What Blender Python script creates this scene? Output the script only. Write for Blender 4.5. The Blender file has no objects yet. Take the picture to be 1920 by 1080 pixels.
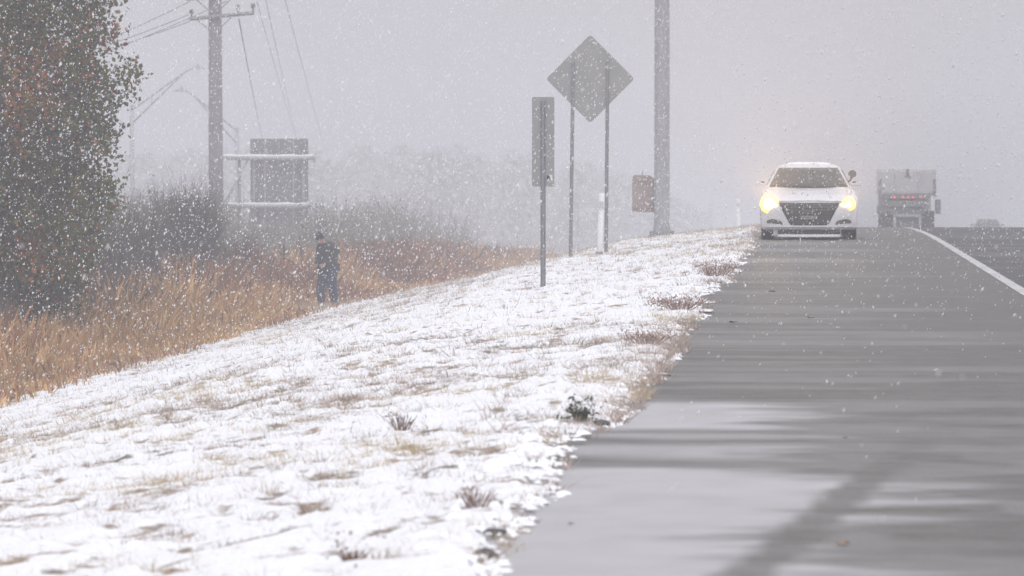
import bpy, math, random
import numpy as np
from mathutils import Vector

random.seed(7)
RNG = np.random.default_rng(11)
SC = bpy.context.scene
COL = SC.collection

# ------------------------------------------------------------------ camera
F = 8000.0                       # focal length in pixels of the 1920 px wide photograph
CAMZ = 1.43
YAW = math.atan((1530 - 960) / F)
PITCH = math.atan((540 - 310) / F)
cam_d = bpy.data.cameras.new('camera')
cam = bpy.data.objects.new('camera', cam_d)
COL.objects.link(cam)
cam.location = (0, 0, CAMZ)
cam.rotation_euler = (math.pi / 2 - PITCH, 0, YAW)
cam_d.sensor_width = 36
cam_d.lens = 36 * F / 1920
cam_d.clip_start = 0.3
cam_d.clip_end = 4000
cam_d.dof.use_dof = True
cam_d.dof.focus_distance = 50
cam_d.dof.aperture_fstop = 6.8
SC.camera = cam

# ------------------------------------------------------------------ sky
SUN_EL, SUN_AZ = math.radians(50), math.radians(20)
w = bpy.data.worlds.new('World')
SC.world = w
w.use_nodes = True
nt = w.node_tree
nt.nodes.clear()
wo = nt.nodes.new('ShaderNodeOutputWorld')
bg = nt.nodes.new('ShaderNodeBackground')
sky = nt.nodes.new('ShaderNodeTexSky')
sky.sky_type = 'NISHITA'
sky.sun_disc = False
sky.sun_elevation = SUN_EL
sky.sun_rotation = math.pi - SUN_AZ
sky.dust_density = 6
hs = nt.nodes.new('ShaderNodeHueSaturation')
hs.inputs['Saturation'].default_value = 0.06
nt.links.new(sky.outputs[0], hs.inputs['Color'])
mx = nt.nodes.new('ShaderNodeMix')
mx.data_type = 'RGBA'
mx.inputs[0].default_value = 0.82           # a closed snow cloud deck over the clear sky
mx.inputs[7].default_value = (6.55, 6.5, 6.95, 1)
nt.links.new(hs.outputs[0], mx.inputs[6])
# overcast skies brighten towards the zenith (CIE overcast distribution)
tcw = nt.nodes.new('ShaderNodeTexCoord')
sep = nt.nodes.new('ShaderNodeSeparateXYZ')
nt.links.new(tcw.outputs['Generated'], sep.inputs[0])
mrw = nt.nodes.new('ShaderNodeMapRange')
mrw.inputs[3].default_value = 0.86
mrw.inputs[4].default_value = 2.25
nt.links.new(sep.outputs['Z'], mrw.inputs[0])
mxz = nt.nodes.new('ShaderNodeMix')
mxz.data_type = 'RGBA'
mxz.blend_type = 'MULTIPLY'
mxz.inputs[0].default_value = 1
nt.links.new(mx.outputs[2], mxz.inputs[6])
nt.links.new(mrw.outputs[0], mxz.inputs[7])
nt.links.new(mxz.outputs[2], bg.inputs['Color'])
bg.inputs['Strength'].default_value = 0.1
nt.links.new(bg.outputs[0], wo.inputs['Surface'])

# ------------------------------------------------------------------ sun through cloud
sl = bpy.data.lights.new('sun', 'SUN')
sl.energy = 0.8
sl.angle = math.radians(70)
sl.color = (1.0, 0.975, 0.96)
so = bpy.data.objects.new('sun', sl)
COL.objects.link(so)
so.rotation_euler = (math.pi / 2 - SUN_EL, 0, SUN_AZ)

# ------------------------------------------------------------------ exposure and renderer
SC.view_settings.view_transform = 'Standard'
SC.view_settings.look = 'None'
SC.view_settings.gamma = 1
SC.view_settings.use_curve_mapping = False
SC.view_settings.exposure = 0.09
SC.render.engine = 'CYCLES'
cy = SC.cycles
cy.use_denoising = True
cy.denoiser = 'OPENIMAGEDENOISE'
cy.denoising_input_passes = 'RGB_ALBEDO_NORMAL'
cy.max_bounces = 6
cy.diffuse_bounces = 3
cy.glossy_bounces = 3
cy.transmission_bounces = 3
cy.transparent_max_bounces = 8
cy.volume_bounces = 2
cy.caustics_reflective = False
cy.caustics_refractive = False
cy.sample_clamp_indirect = 6


# ================================================================== helpers
def at(px, py, d):
    """world point seen at photograph pixel (px, py) at depth d along the view axis"""
    a = (px - 960) / F * d
    b = (540 - py) / F * d
    cp, sp = math.cos(PITCH), math.sin(PITCH)
    cyw, syw = math.cos(YAW), math.sin(YAW)
    fy = d * cp + b * sp
    z = CAMZ - d * sp + b * cp
    return Vector((a * cyw - fy * syw, a * syw + fy * cyw, z))


def hash2(ix, iy, seed):
    ix = ix.astype(np.int64).astype(np.uint32)
    iy = iy.astype(np.int64).astype(np.uint32)
    h = ix * np.uint32(374761393) + iy * np.uint32(668265263) + np.uint32((seed * 974634777) & 0xffffffff)
    h = (h ^ (h >> np.uint32(13))) * np.uint32(1274126177)
    h = h ^ (h >> np.uint32(16))
    return h.astype(np.float64) / 4294967295.0


def vnoise(x, y, seed=0):
    x = np.asarray(x, float); y = np.asarray(y, float)
    ix, iy = np.floor(x), np.floor(y)
    fx, fy = x - ix, y - iy
    fx = fx * fx * (3 - 2 * fx); fy = fy * fy * (3 - 2 * fy)
    a = hash2(ix, iy, seed); b = hash2(ix + 1, iy, seed)
    c = hash2(ix, iy + 1, seed); d = hash2(ix + 1, iy + 1, seed)
    return (a * (1 - fx) + b * fx) * (1 - fy) + (c * (1 - fx) + d * fx) * fy


def fbm(x, y, seed=0, oct=3):
    s, a, t = 0, 1.0, 0
    for k in range(oct):
        s = s + a * vnoise(x * 2 ** k + 17.3 * k, y * 2 ** k - 9.1 * k, seed + k)
        t += a; a *= 0.5
    return s / t


def sstep(a, b, x):
    t = np.clip((np.asarray(x, float) - a) / (b - a), 0, 1)
    return t * t * (3 - 2 * t)


# ---- the lie of the land: road along +Y, crest at about Y = 118
_Y = np.arange(-300, 1500, 0.5)
_S = np.interp(_Y, [-300, 80, 150, 190, 250, 300, 1500], [0, 0, -.026, -.026, -.012, -.019, -.019])
_P = np.cumsum(_S) * 0.5
EDGE = -1.11                       # X of the shoulder's left edge


def prof(Y):
    return np.interp(Y, _Y, _P)


def lat(X):
    u = EDGE - np.asarray(X, float)
    z = np.interp(u, [-700, -120, -30, -15, 0, .3, 3.5, 6, 8, 9.6, 10.8, 24, 60, 200, 700],
                  [-3, -2, -1.2, 0, 0, 0, -.36, -.95, -1.41, -1.71, -1.83, -1.9, -2.6, -3.5, -4])
    return z


def edge_off(Y):
    """how far the ragged snow edge creeps over (+) or draws back from (-) the shoulder"""
    Y = np.asarray(Y, float)
    return (fbm(Y * .32, Y * 0 + 2.5, 901, 2) - .5) * .30 + (fbm(Y * 1.5, Y * 0 + 7.5, 905, 2) - .5) * .24


def ground_z(X, Y):
    return prof(Y) + lat(X)


def gz(X, Y):
    return float(ground_z(X, Y))


# ---- materials
MATS = {}


def mat(name, col, rough=0.6, col2=None, scale=6.0, bump=0.0, metal=0.0, emit=None, estr=0.0, attr=None, spec=0.5,
        stretch=None, trans=0.0, detail=5.0):
    if name in MATS:
        return MATS[name]
    m = bpy.data.materials.new(name)
    m.use_nodes = True
    n = m.node_tree.nodes; l = m.node_tree.links
    p = n['Principled BSDF']
    p.inputs['Roughness'].default_value = rough
    p.inputs['Metallic'].default_value = metal
    p.inputs['Specular IOR Level'].default_value = spec
    tc = n.new('ShaderNodeTexCoord')
    mp = n.new('ShaderNodeMapping')
    l.new(tc.outputs['Object'], mp.inputs['Vector'])
    if stretch:
        mp.inputs['Scale'].default_value = stretch
    nz = n.new('ShaderNodeTexNoise')
    nz.inputs['Scale'].default_value = scale
    nz.inputs['Detail'].default_value = detail
    l.new(mp.outputs['Vector'], nz.inputs['Vector'])
    if col2 is None:
        col2 = tuple(c * 0.82 for c in col)
    if attr:
        at_ = n.new('ShaderNodeAttribute'); at_.attribute_name = attr
        l.new(at_.outputs['Color'], p.inputs['Base Color'])
    else:
        r = n.new('ShaderNodeMix'); r.data_type = 'RGBA'
        cr = n.new('ShaderNodeMapRange')
        cr.inputs[1].default_value = 0.35; cr.inputs[2].default_value = 0.65
        l.new(nz.outputs['Fac'], cr.inputs[0]); l.new(cr.outputs[0], r.inputs[0])
        r.inputs[6].default_value = (*col, 1); r.inputs[7].default_value = (*col2, 1)
        l.new(r.outputs[2], p.inputs['Base Color'])
    if bump:
        b = n.new('ShaderNodeBump'); b.inputs['Strength'].default_value = bump
        b.inputs['Distance'].default_value = 0.02
        l.new(nz.outputs['Fac'], b.inputs['Height']); l.new(b.outputs['Normal'], p.inputs['Normal'])
    if emit:
        p.inputs['Emission Color'].default_value = (*emit, 1)
        p.inputs['Emission Strength'].default_value = estr
    if trans:
        tr = n.new('ShaderNodeBsdfTranslucent')
        ms = n.new('ShaderNodeMixShader'); ms.inputs[0].default_value = trans
        if attr:
            l.new(at_.outputs['Color'], tr.inputs['Color'])
        else:
            tr.inputs['Color'].default_value = (*col, 1)
        out = n['Material Output']
        l.new(p.outputs[0], ms.inputs[1]); l.new(tr.outputs[0], ms.inputs[2]); l.new(ms.outputs[0], out.inputs['Surface'])
    MATS[name] = m
    return m


# ---- mesh building
class MB:
    def __init__(self):
        self.v = []; self.f = []

    def add(self, verts, faces):
        o = len(self.v)
        self.v += [tuple(p) for p in verts]
        self.f += [tuple(i + o for i in f) for f in faces]
        return self

    def box(self, c, s):
        x, y, z = c; a, b, d = s[0] / 2, s[1] / 2, s[2] / 2
        vs = [(x + i * a, y + j * b, z + k * d) for k in (-1, 1) for j in (-1, 1) for i in (-1, 1)]
        return self.add(vs, [(0, 2, 3, 1), (4, 5, 7, 6), (0, 1, 5, 4), (2, 6, 7, 3), (0, 4, 6, 2), (1, 3, 7, 5)])

    def tube(self, pts, rad, n=8, cap=True):
        pts = [Vector(p) for p in pts]
        if not isinstance(rad, (list, tuple)):
            rad = [rad] * len(pts)
        rings = []
        for i, p in enumerate(pts):
            t = (pts[min(i + 1, len(pts) - 1)] - pts[max(i - 1, 0)]).normalized()
            a = Vector((0, 0, 1)) if abs(t.z) < 0.9 else Vector((1, 0, 0))
            e1 = t.cross(a).normalized(); e2 = t.cross(e1).normalized()
            rings.append([p + (e1 * math.cos(2 * math.pi * k / n) + e2 * math.sin(2 * math.pi * k / n)) * rad[i] for k in range(n)])
        vs = [q for r in rings for q in r]
        fs = []
        for i in range(len(pts) - 1):
            for k in range(n):
                fs.append((i * n + k, i * n + (k + 1) % n, (i + 1) * n + (k + 1) % n, (i + 1) * n + k))
        if cap:
            fs.append(tuple(range(n - 1, -1, -1)))
            fs.append(tuple(range((len(pts) - 1) * n, len(pts) * n)))
        return self.add(vs, fs)

    def prism(self, poly, y0, y1):
        """poly = outline in (x, z), extruded along y"""
        n = len(poly)
        vs = [(x, y0, z) for x, z in poly] + [(x, y1, z) for x, z in poly]
        fs = [tuple(range(n)), tuple(range(2 * n - 1, n - 1, -1))]
        fs += [(i, i + n, (i + 1) % n + n, (i + 1) % n) for i in range(n)]
        return self.add(vs, fs)

    def lathe(self, prof_, axis='x', c=(0, 0, 0), n=24):
        vs = []; fs = []
        m = len(prof_)
        for k in range(n):
            a = 2 * math.pi * k / n
            for r, t in prof_:
                if axis == 'x':
                    vs.append((c[0] + t, c[1] + r * math.cos(a), c[2] + r * math.sin(a)))
                elif axis == 'y':
                    vs.append((c[0] + r * math.cos(a), c[1] + t, c[2] + r * math.sin(a)))
                else:
                    vs.append((c[0] + r * math.cos(a), c[1] + r * math.sin(a), c[2] + t))
        for k in range(n):
            for j in range(m - 1):
                fs.append((k * m + j, k * m + j + 1, ((k + 1) % n) * m + j + 1, ((k + 1) % n) * m + j))
        return self.add(vs, fs)

    def grid(self, fn, us, vs_):
        vs = [fn(u, v) for v in vs_ for u in us]
        nu = len(us)
        fs = [(j * nu + i, j * nu + i + 1, (j + 1) * nu + i + 1, (j + 1) * nu + i)
              for j in range(len(vs_) - 1) for i in range(nu - 1)]
        return self.add(vs, fs)

    def build(self, name, m, parent=None, smooth=False, bevel=0.0, solid=0.0, loc=None):
        me = bpy.data.meshes.new(name)
        me.from_pydata(self.v, [], self.f)
        me.update()
        me.materials.append(m)
        o = bpy.data.objects.new(name, me)
        COL.objects.link(o)
        if smooth:
            me.polygons.foreach_set('use_smooth', [True] * len(me.polygons))
        if solid:
            s = o.modifiers.new('thickness', 'SOLIDIFY'); s.thickness = solid; s.offset = -1
        if bevel:
            b = o.modifiers.new('bevel', 'BEVEL'); b.width = bevel; b.segments = 2; b.limit_method = 'ANGLE'
        if parent is not None:
            o.parent = parent
        if loc is not None:
            o.location = loc
        return o


def fast_mesh(name, V, Fc, m, attrs=None, smooth=False, parent=None):
    V = np.ascontiguousarray(V, np.float32); Fc = np.ascontiguousarray(Fc, np.int32)
    k = Fc.shape[1]
    me = bpy.data.meshes.new(name)
    me.vertices.add(len(V)); me.vertices.foreach_set('co', V.ravel())
    me.loops.add(Fc.size); me.loops.foreach_set('vertex_index', Fc.ravel())
    me.polygons.add(len(Fc))
    me.polygons.foreach_set('loop_start', np.arange(0, Fc.size, k, dtype=np.int32))
    if smooth:
        me.polygons.foreach_set('use_smooth', np.ones(len(Fc), bool))
    me.update(calc_edges=True)
    for an, (tp, arr) in (attrs or {}).items():
        a_ = me.attributes.new(an, tp, 'POINT')
        if tp == 'FLOAT':
            a_.data.foreach_set('value', np.ascontiguousarray(arr, np.float32).ravel())
        else:
            a_.data.foreach_set('color', np.ascontiguousarray(arr, np.float32).ravel())
    me.materials.append(m)
    o = bpy.data.objects.new(name, me)
    COL.objects.link(o)
    if parent is not None:
        o.parent = parent
    return o


def tag(o, label=None, cat=None, group=None, kind=None):
    if label: o['label'] = label
    if cat: o['category'] = cat
    if group: o['group'] = group
    if kind: o['kind'] = kind
    return o


def thing(name, label, cat, loc=(0, 0, 0), rz=0.0, group=None):
    o = bpy.data.objects.new(name, None)
    o.empty_display_size = 0.2
    COL.objects.link(o)
    o.location = loc
    o.rotation_euler = (0, 0, rz)
    return tag(o, label, cat, group)


def arange_var(a, b, fn):
    out = [a]
    while out[-1] < b:
        out.append(out[-1] + fn(out[-1]))
    return np.array(out)


# ================================================================== the ground: one sheet
def make_ground():
    xs = np.concatenate([[-700, -500, -350, -250, -180, -130, -100, -80, -65, -52, -44, -38, -33, -29, -25.5, -22.5, -20, -18, -16.5, -15.2, -14.2, -13.3],
                         np.arange(-12.6, -0.6, 0.06),
                         [-.3, 0, 1, 2.2, 4, 6, 8, 10, 12, 13.2, 14.5, 17, 22, 30, 45, 70, 110, 170, 260, 400, 700]])
    ys = np.concatenate([[-120, -80, -50, -30, -18, -10, -4, 0, 3, 6, 8, 9.5, 10.5, 11.3],
                         arange_var(12, 136, lambda y: .05 + .0013 * (y - 12)),
                         arange_var(137, 200, lambda y: 1.5), arange_var(204, 420, lambda y: 6),
                         arange_var(432, 760, lambda y: 20)])
    X, Y = np.meshgrid(xs, ys)
    u = EDGE - X
    edge_n = edge_off(Y) + (fbm(X * 8, Y * 5, 5, 2) - .5) * .20
    e = u - .03 + edge_n
    lip = sstep(-.02, .14, e)
    Z = ground_z(X, Y)
    on_road = (u < .6)
    rough = sstep(.12, .6, e) * (1 - sstep(10.5, 14, u) * .5)
    lump = (fbm(X * 1.1, Y * .9, 21) - .5) * .09 + (fbm(X * 4.6, Y * 3.6, 23, 2) - .5) * .05
    fine = np.abs(fbm(X * 9.0, Y * 7.5, 31, 2) - .5) * .085
    bare_n = fbm(X * .55, Y * .40, 41, 3) * .55 + fbm(X * 3.0, Y * 2.2, 47, 3) * .45
    bare = np.maximum(.5 * sstep(.555, .69, bare_n), .66 * sstep(.58, .72, fbm(X * 6.5, Y * 4.5, 53, 2)))
    hollow = -.02 * bare
    Z = Z + rough * (lump + fine + hollow) + np.where(e > -.1, lip * .03, 0) - .035 * (1 - lip)
    Z = np.where(u < -.5, ground_z(X, Y) - .12, Z)
    # beyond the toe the dead grass litter shows instead of snow
    litter = sstep(9.0, 10.2, u + (fbm(X * .8, Y * .5, 61) - .5) * 2.4) * .95 * (1 - .75 * sstep(25, 60, u))
    B = np.maximum(bare, litter)
    B = np.maximum(B, .25 * (1 - sstep(.0, .10, e)) * sstep(.50, .65, fbm(X * 2.5, Y * 2.0, 77)))
    V = np.stack([X.ravel(), Y.ravel(), Z.ravel()], 1)
    nx, ny = len(xs), len(ys)
    i, j = np.meshgrid(np.arange(nx - 1), np.arange(ny - 1))
    a = (j * nx + i).ravel()
    Fc = np.stack([a, a + 1, a + 1 + nx, a + nx], 1)
    m = bpy.data.materials.new('snowy_turf'); m.use_nodes = True
    n = m.node_tree.nodes; l = m.node_tree.links; p = n['Principled BSDF']
    tc = n.new('ShaderNodeTexCoord')
    at_ = n.new('ShaderNodeAttribute'); at_.attribute_name = 'bare'
    n1 = n.new('ShaderNodeTexNoise'); n1.inputs['Scale'].default_value = 9; n1.inputs['Detail'].default_value = 6
    n2 = n.new('ShaderNodeTexNoise'); n2.inputs['Scale'].default_value = 1.3; n2.inputs['Detail'].default_value = 4
    n3 = n.new('ShaderNodeTexNoise'); n3.inputs['Scale'].default_value = 38; n3.inputs['Detail'].default_value = 5
    for q in (n1, n2, n3):
        l.new(tc.outputs['Object'], q.inputs['Vector'])
    # cover = bare * .75 + (noise - .5) : threshold
    mu = n.new('ShaderNodeMath'); mu.operation = 'MULTIPLY_ADD'
    l.new(at_.outputs['Fac'], mu.inputs[0]); mu.inputs[1].default_value = .33; l.new(n1.outputs['Fac'], mu.inputs[2])
    ad = n.new('ShaderNodeMath'); ad.operation = 'MULTIPLY_ADD'
    l.new(n3.outputs['Fac'], ad.inputs[0]); ad.inputs[1].default_value = .35; l.new(mu.outputs[0], ad.inputs[2])
    mr = n.new('ShaderNodeMapRange'); mr.inputs[1].default_value = .80; mr.inputs[2].default_value = .98
    l.new(ad.outputs[0], mr.inputs[0])
    turf = n.new('ShaderNodeValToRGB')
    turf.color_ramp.elements[0].position = .3; turf.color_ramp.elements[0].color = (.16, .145, .12, 1)
    turf.color_ramp.elements[1].position = .7; turf.color_ramp.elements[1].color = (.36, .28, .215, 1)
    e2 = turf.color_ramp.elements.new(.5); e2.color = (.26, .205, .165, 1)
    l.new(n2.outputs['Fac'], turf.inputs[0])
    mixc = n.new('ShaderNodeMix'); mixc.data_type = 'RGBA'
    l.new(mr.outputs[0], mixc.inputs[0])
    mixc.inputs[6].default_value = (.78, .785, .81, 1)
    l.new(turf.outputs[0], mixc.inputs[7])
    l.new(mixc.outputs[2], p.inputs['Base Color'])
    p.inputs['Roughness'].default_value = .75
    p.inputs['Specular IOR Level'].default_value = .2
    b = n.new('ShaderNodeBump'); b.inputs['Strength'].default_value = .55; b.inputs['Distance'].default_value = .05
    l.new(n3.outputs['Fac'], b.inputs['Height']); l.new(b.outputs['Normal'], p.inputs['Normal'])
    o = fast_mesh('ground', V, Fc, m, {'bare': ('FLOAT', B.ravel())}, smooth=True)
    tag(o, 'snow covered embankment sloping down from the road to the dead grass', None, None, 'structure')


make_ground()


# ================================================================== the road
def road_material(name, dry, wet, slush=True):
    m = bpy.data.materials.new(name); m.use_nodes = True
    n = m.node_tree.nodes; l = m.node_tree.links; p = n['Principled BSDF']
    tc = n.new('ShaderNodeTexCoord')
    mp = n.new('ShaderNodeMapping'); mp.inputs['Scale'].default_value = (.5, 2.6, 1)
    l.new(tc.outputs['Object'], mp.inputs['Vector'])
    n1 = n.new('ShaderNodeTexNoise'); n1.inputs['Scale'].default_value = 1.4; n1.inputs['Detail'].default_value = 6
    l.new(mp.outputs[0], n1.inputs['Vector'])
    n2 = n.new('ShaderNodeTexNoise'); n2.inputs['Scale'].default_value = 45; n2.inputs['Detail'].default_value = 8; n2.inputs['Roughness'].default_value = .7
    l.new(tc.outputs['Object'], n2.inputs['Vector'])
    base = n.new('ShaderNodeMix'); base.data_type = 'RGBA'
    r1 = n.new('ShaderNodeMapRange'); r1.inputs[1].default_value = .35; r1.inputs[2].default_value = .65
    l.new(n1.outputs['Fac'], r1.inputs[0]); l.new(r1.outputs[0], base.inputs[0])
    base.inputs[6].default_value = (*wet, 1); base.inputs[7].default_value = (*dry, 1)
    sp = n.new('ShaderNodeMix'); sp.data_type = 'RGBA'; sp.blend_type = 'MULTIPLY'
    sp.inputs[0].default_value = 1
    r2 = n.new('ShaderNodeMapRange'); r2.inputs[1].default_value = .3; r2.inputs[2].default_value = .7
    r2.inputs[3].default_value = .66; r2.inputs[4].default_value = 1.2
    l.new(n2.outputs['Fac'], r2.inputs[0])
    n3 = n.new('ShaderNodeTexNoise'); n3.inputs['Scale'].default_value = 5; n3.inputs['Detail'].default_value = 6
    l.new(tc.outputs['Object'], n3.inputs['Vector'])
    r3 = n.new('ShaderNodeMapRange'); r3.inputs[1].default_value = .3; r3.inputs[2].default_value = .7
    r3.inputs[3].default_value = .84; r3.inputs[4].default_value = 1.14
    l.new(n3.outputs['Fac'], r3.inputs[0])
    mm = n.new('ShaderNodeMath'); mm.operation = 'MULTIPLY'
    l.new(r2.outputs[0], mm.inputs[0]); l.new(r3.outputs[0], mm.inputs[1])
    l.new(base.outputs[2], sp.inputs[6]); l.new(mm.outputs[0], sp.inputs[7])
    sa = n.new('ShaderNodeAttribute'); sa.attribute_name = 'slush'
    fx = n.new('ShaderNodeMix'); fx.data_type = 'RGBA'
    l.new(sa.outputs['Fac'], fx.inputs[0]); l.new(sp.outputs[2], fx.inputs[6])
    fx.inputs[7].default_value = (.385, .38, .39, 1)
    l.new(fx.outputs[2], p.inputs['Base Color'])
    rr = n.new('ShaderNodeMapRange'); rr.inputs[3].default_value = .58; rr.inputs[4].default_value = .8
    l.new(n1.outputs['Fac'], rr.inputs[0])
    l.new(rr.outputs[0], p.inputs['Roughness'])
    p.inputs['Specular IOR Level'].default_value = .22
    b = n.new('ShaderNodeBump'); b.inputs['Strength'].default_value = .25; b.inputs['Distance'].default_value = .006
    l.new(n2.outputs['Fac'], b.inputs['Height']); l.new(b.outputs['Normal'], p.inputs['Normal'])
    return m


def sheet(name, xs, ys, m, dz, slush=None):
    X, Y = np.meshgrid(xs, ys)
    Z = prof(Y) + dz
    nx, ny = len(xs), len(ys)
    i, j = np.meshgrid(np.arange(nx - 1), np.arange(ny - 1))
    a = (j * nx + i).ravel()
    Fc = np.stack([a, a + 1, a + 1 + nx, a + nx], 1)
    s = slush(X, Y) if slush else np.zeros_like(X)
    return fast_mesh(name, np.stack([X.ravel(), Y.ravel(), Z.ravel()], 1), Fc, m, {'slush': ('FLOAT', s.ravel())}, smooth=True)


def slush_shoulder(X, Y):
    v = X - EDGE                                    # metres in from the snow edge
    wob = (fbm(X * .9, Y * 1.3, 101) - .5)
    Yw = Y + wob * .9 + v * .12
    # blown tongues of slush that lie across the shoulder
    bands = [(10.0, 20.3, 1.35, .95), (21.0, 21.9, 1.1, .7), (22.3, 22.9, 1.0, .6), (23.2, 25.8, 1.05, .95), (29.0, 29.4, 1.2, .5),
             (30.6, 31.2, .9, .35), (34.3, 35.0, 1.25, .55), (36.2, 36.6, 1.0, .4), (39.0, 40.0, 1.3, .5), (43.0, 43.8, 1.1, .45),
             (47.5, 48.6, 1.3, .4), (52, 53, 1.1, .45), (56, 57.6, 1.4, .5), (63, 66, 1.8, .6), (71, 73.5, 1.8, .6), (77, 80, 1.6, .5), (88, 94, 1.5, .5)]
    s = np.zeros_like(X)
    for a, b, reach, amt in bands:
        soft = .14 + .008 * a
        inb = sstep(a - soft, a + soft, Yw) * (1 - sstep(b - soft, b + soft, Yw))
        rr = reach * (.55 + .9 * vnoise(Y * 2.2, Y * 0 + a, 107))
        fade = 1 - sstep(rr * .55, rr * 1.15 + .25, v + (fbm(X * 3, Y * 6, 111) - .5) * .6)
        s = np.maximum(s, inb * fade * amt * (1 if a < 28 else .5))
    # thin film everywhere in fine cross streaks
    streak = sstep(.50, .74, fbm(X * .5 + 3, Y * 4.2, 121, 3))
    s = np.maximum(s, streak * .17 * (1 - sstep(.9, 2.6, v)))
    streak2 = sstep(.52, .72, fbm(X * .35 + 9, Y * 1.2, 131, 3))
    s = np.maximum(s, streak2 * .20 * (1 - sstep(2.0, 3.4, v)))
    patch = sstep(.55, .62, fbm(X * 1.6, Y * 1.0, 141, 2)) * (1 - sstep(19, 24, Y)) * (1 - sstep(2.3, 3.0, v))
    s = np.maximum(s, patch * .22)
    # dark wheel track swinging off to the right
    tx = np.interp(Y, [8, 12, 14.9, 16.6, 18.7, 21.2, 26, 34], [-.62, -.42, -.24, -.06, .16, .44, .95, 1.6])
    tr = 1 - sstep(.06, .14, np.abs(X - tx + (fbm(X * 4, Y * 3, 151) - .5) * .08))
    s = s * (1 - .85 * tr * (1 - sstep(19, 24.5, Y)))
    s *= (.82 + .36 * fbm(X * 5, Y * 3, 161))
    return np.clip(s, 0, 1)


def slush_lane(X, Y):
    s = sstep(.55, .75, fbm(X * .25, Y * .5, 171, 3)) * .16
    return s


ysr = np.concatenate([arange_var(-60, 11, lambda y: 4), arange_var(12, 120, lambda y: .05 + .002 * (y - 12)), arange_var(121, 260, lambda y: 1.5),
                      arange_var(264, 700, lambda y: 12)])
m_sh = road_material('wet_concrete', (.148, .142, .135), (.112, .107, .102))
m_ln = road_material('wet_asphalt', (.085, .083, .083), (.062, .060, .060))
o = sheet('road_shoulder', np.linspace(-1.45, 2.33, 63), ysr, m_sh, 0, slush_shoulder)
tag(o, 'wet grey concrete shoulder with slush blown across it', kind='structure')
o = sheet('road', np.concatenate([[2.331], np.linspace(2.5, 13.4, 24)]), ysr, m_ln, 0, slush_lane)
tag(o, 'wet dark travel lanes beyond the white edge line', kind='structure')
m_line = road_material('worn_white_paint', (.54, .54, .54), (.40, .40, .40))
o = sheet('edge_line', np.linspace(2.27, 2.41, 4), ysr, m_line, .005, None)
tag(o, 'solid white edge line between shoulder and travel lanes', kind='structure')
o = sheet('lane_line', np.linspace(5.95, 6.07, 3), ysr, m_line, .005, None)
tag(o, 'white lane line on the far side of the travel lane', kind='structure')

# ================================================================== common materials
M_GALV = mat('galvanised_steel', (.42, .43, .44), .6, (.34, .35, .36), 9, .1, .1)
M_ALU = mat('sign_back_aluminium', (.27, .275, .27), .55, (.24, .245, .24), 4, .05, .15)
M_POST = mat('dull_steel_post', (.24, .24, .255), .6, (.17, .17, .18), 14, .15, .2)
M_WOOD = mat('weathered_wood_pole', (.27, .265, .27), .9, (.19, .185, .19), 7, .6, stretch=(6, 6, .35))
M_WHITE = mat('white_plastic', (.80, .80, .80), .45, (.72, .72, .72), 5)
M_SNOW = mat('fresh_snow', (.86, .865, .89), .8, (.80, .81, .84), 14, .5, spec=.2)
M_DARK = mat('dark_rubber', (.03, .03, .032), .8, (.05, .048, .046), 18, .2)
M_BLACK = mat('black_print', (.02, .02, .022), .6)


# ================================================================== signs
def rounded_rect(w_, h_, r, n=5):
    pts = []
    for cx, cz, a0 in ((w_ / 2 - r, h_ / 2 - r, 0), (-w_ / 2 + r, h_ / 2 - r, 90), (-w_ / 2 + r, -h_ / 2 + r, 180), (w_ / 2 - r, -h_ / 2 + r, 270)):
        for k in range(n + 1):
            a = math.radians(a0 + 90 * k / n)
            pts.append((cx + r * math.cos(a), cz + r * math.sin(a)))
    return pts


def u_post(mb, p0, p1, wdt=.055, dep=.035):
    """flanged U-channel post between two points, open towards +y"""
    p0 = Vector(p0); p1 = Vector(p1)
    prof_ = [(-wdt * .62, dep), (-wdt * .62, dep - .006), (-wdt * .36, dep - .006), (-wdt * .26, 0), (wdt * .26, 0), (wdt * .36, dep - .006),
             (wdt * .62, dep - .006), (wdt * .62, dep), (wdt * .30, dep), (wdt * .2, .007), (-wdt * .2, .007), (-wdt * .30, dep)]
    n = len(prof_)
    vs = [(p0.x + x, p0.y + y, p0.z) for x, y in prof_] + [(p1.x + x, p1.y + y, p1.z) for x, y in prof_]
    mb.add(vs, [(i, (i + 1) % n, (i + 1) % n + n, i + n) for i in range(n)] + [tuple(range(n - 1, -1, -1)), tuple(range(n, 2 * n))])
    return mb


def on_ground(px, py, d):
    p = at(px, py, d)
    p.z = gz(p.x, p.y)
    return p


# narrow vertical marker, d = 58
d = 58.0; s = F / d
b = on_ground(1018, 548, d)
t = thing('marker_sign', 'tall narrow grey sign back on a single post, nearest sign to the road', 'sign', b)
ztop = at(1018, 182, d).z - b.z; zbot = at(1018, 350, d).z - b.z
wd = 42 / s
pp = [(x, z + (ztop + zbot) / 2) for x, z in rounded_rect(wd, ztop - zbot, .022)]
pan = MB().prism(pp, .036, .040).build('sign_panel', M_ALU, t)
u_post(MB(), (0, 0, -.4), (0, 0, ztop - .05), .058, .034).build('post', M_POST, t)
for z in (ztop - .16, zbot + .2):
    MB().lathe([(0, -.012), (.012, -.012), (.012, 0), (0, 0)], 'y', (0, .0, z), 10).build('bolt', M_GALV, t)
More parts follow.
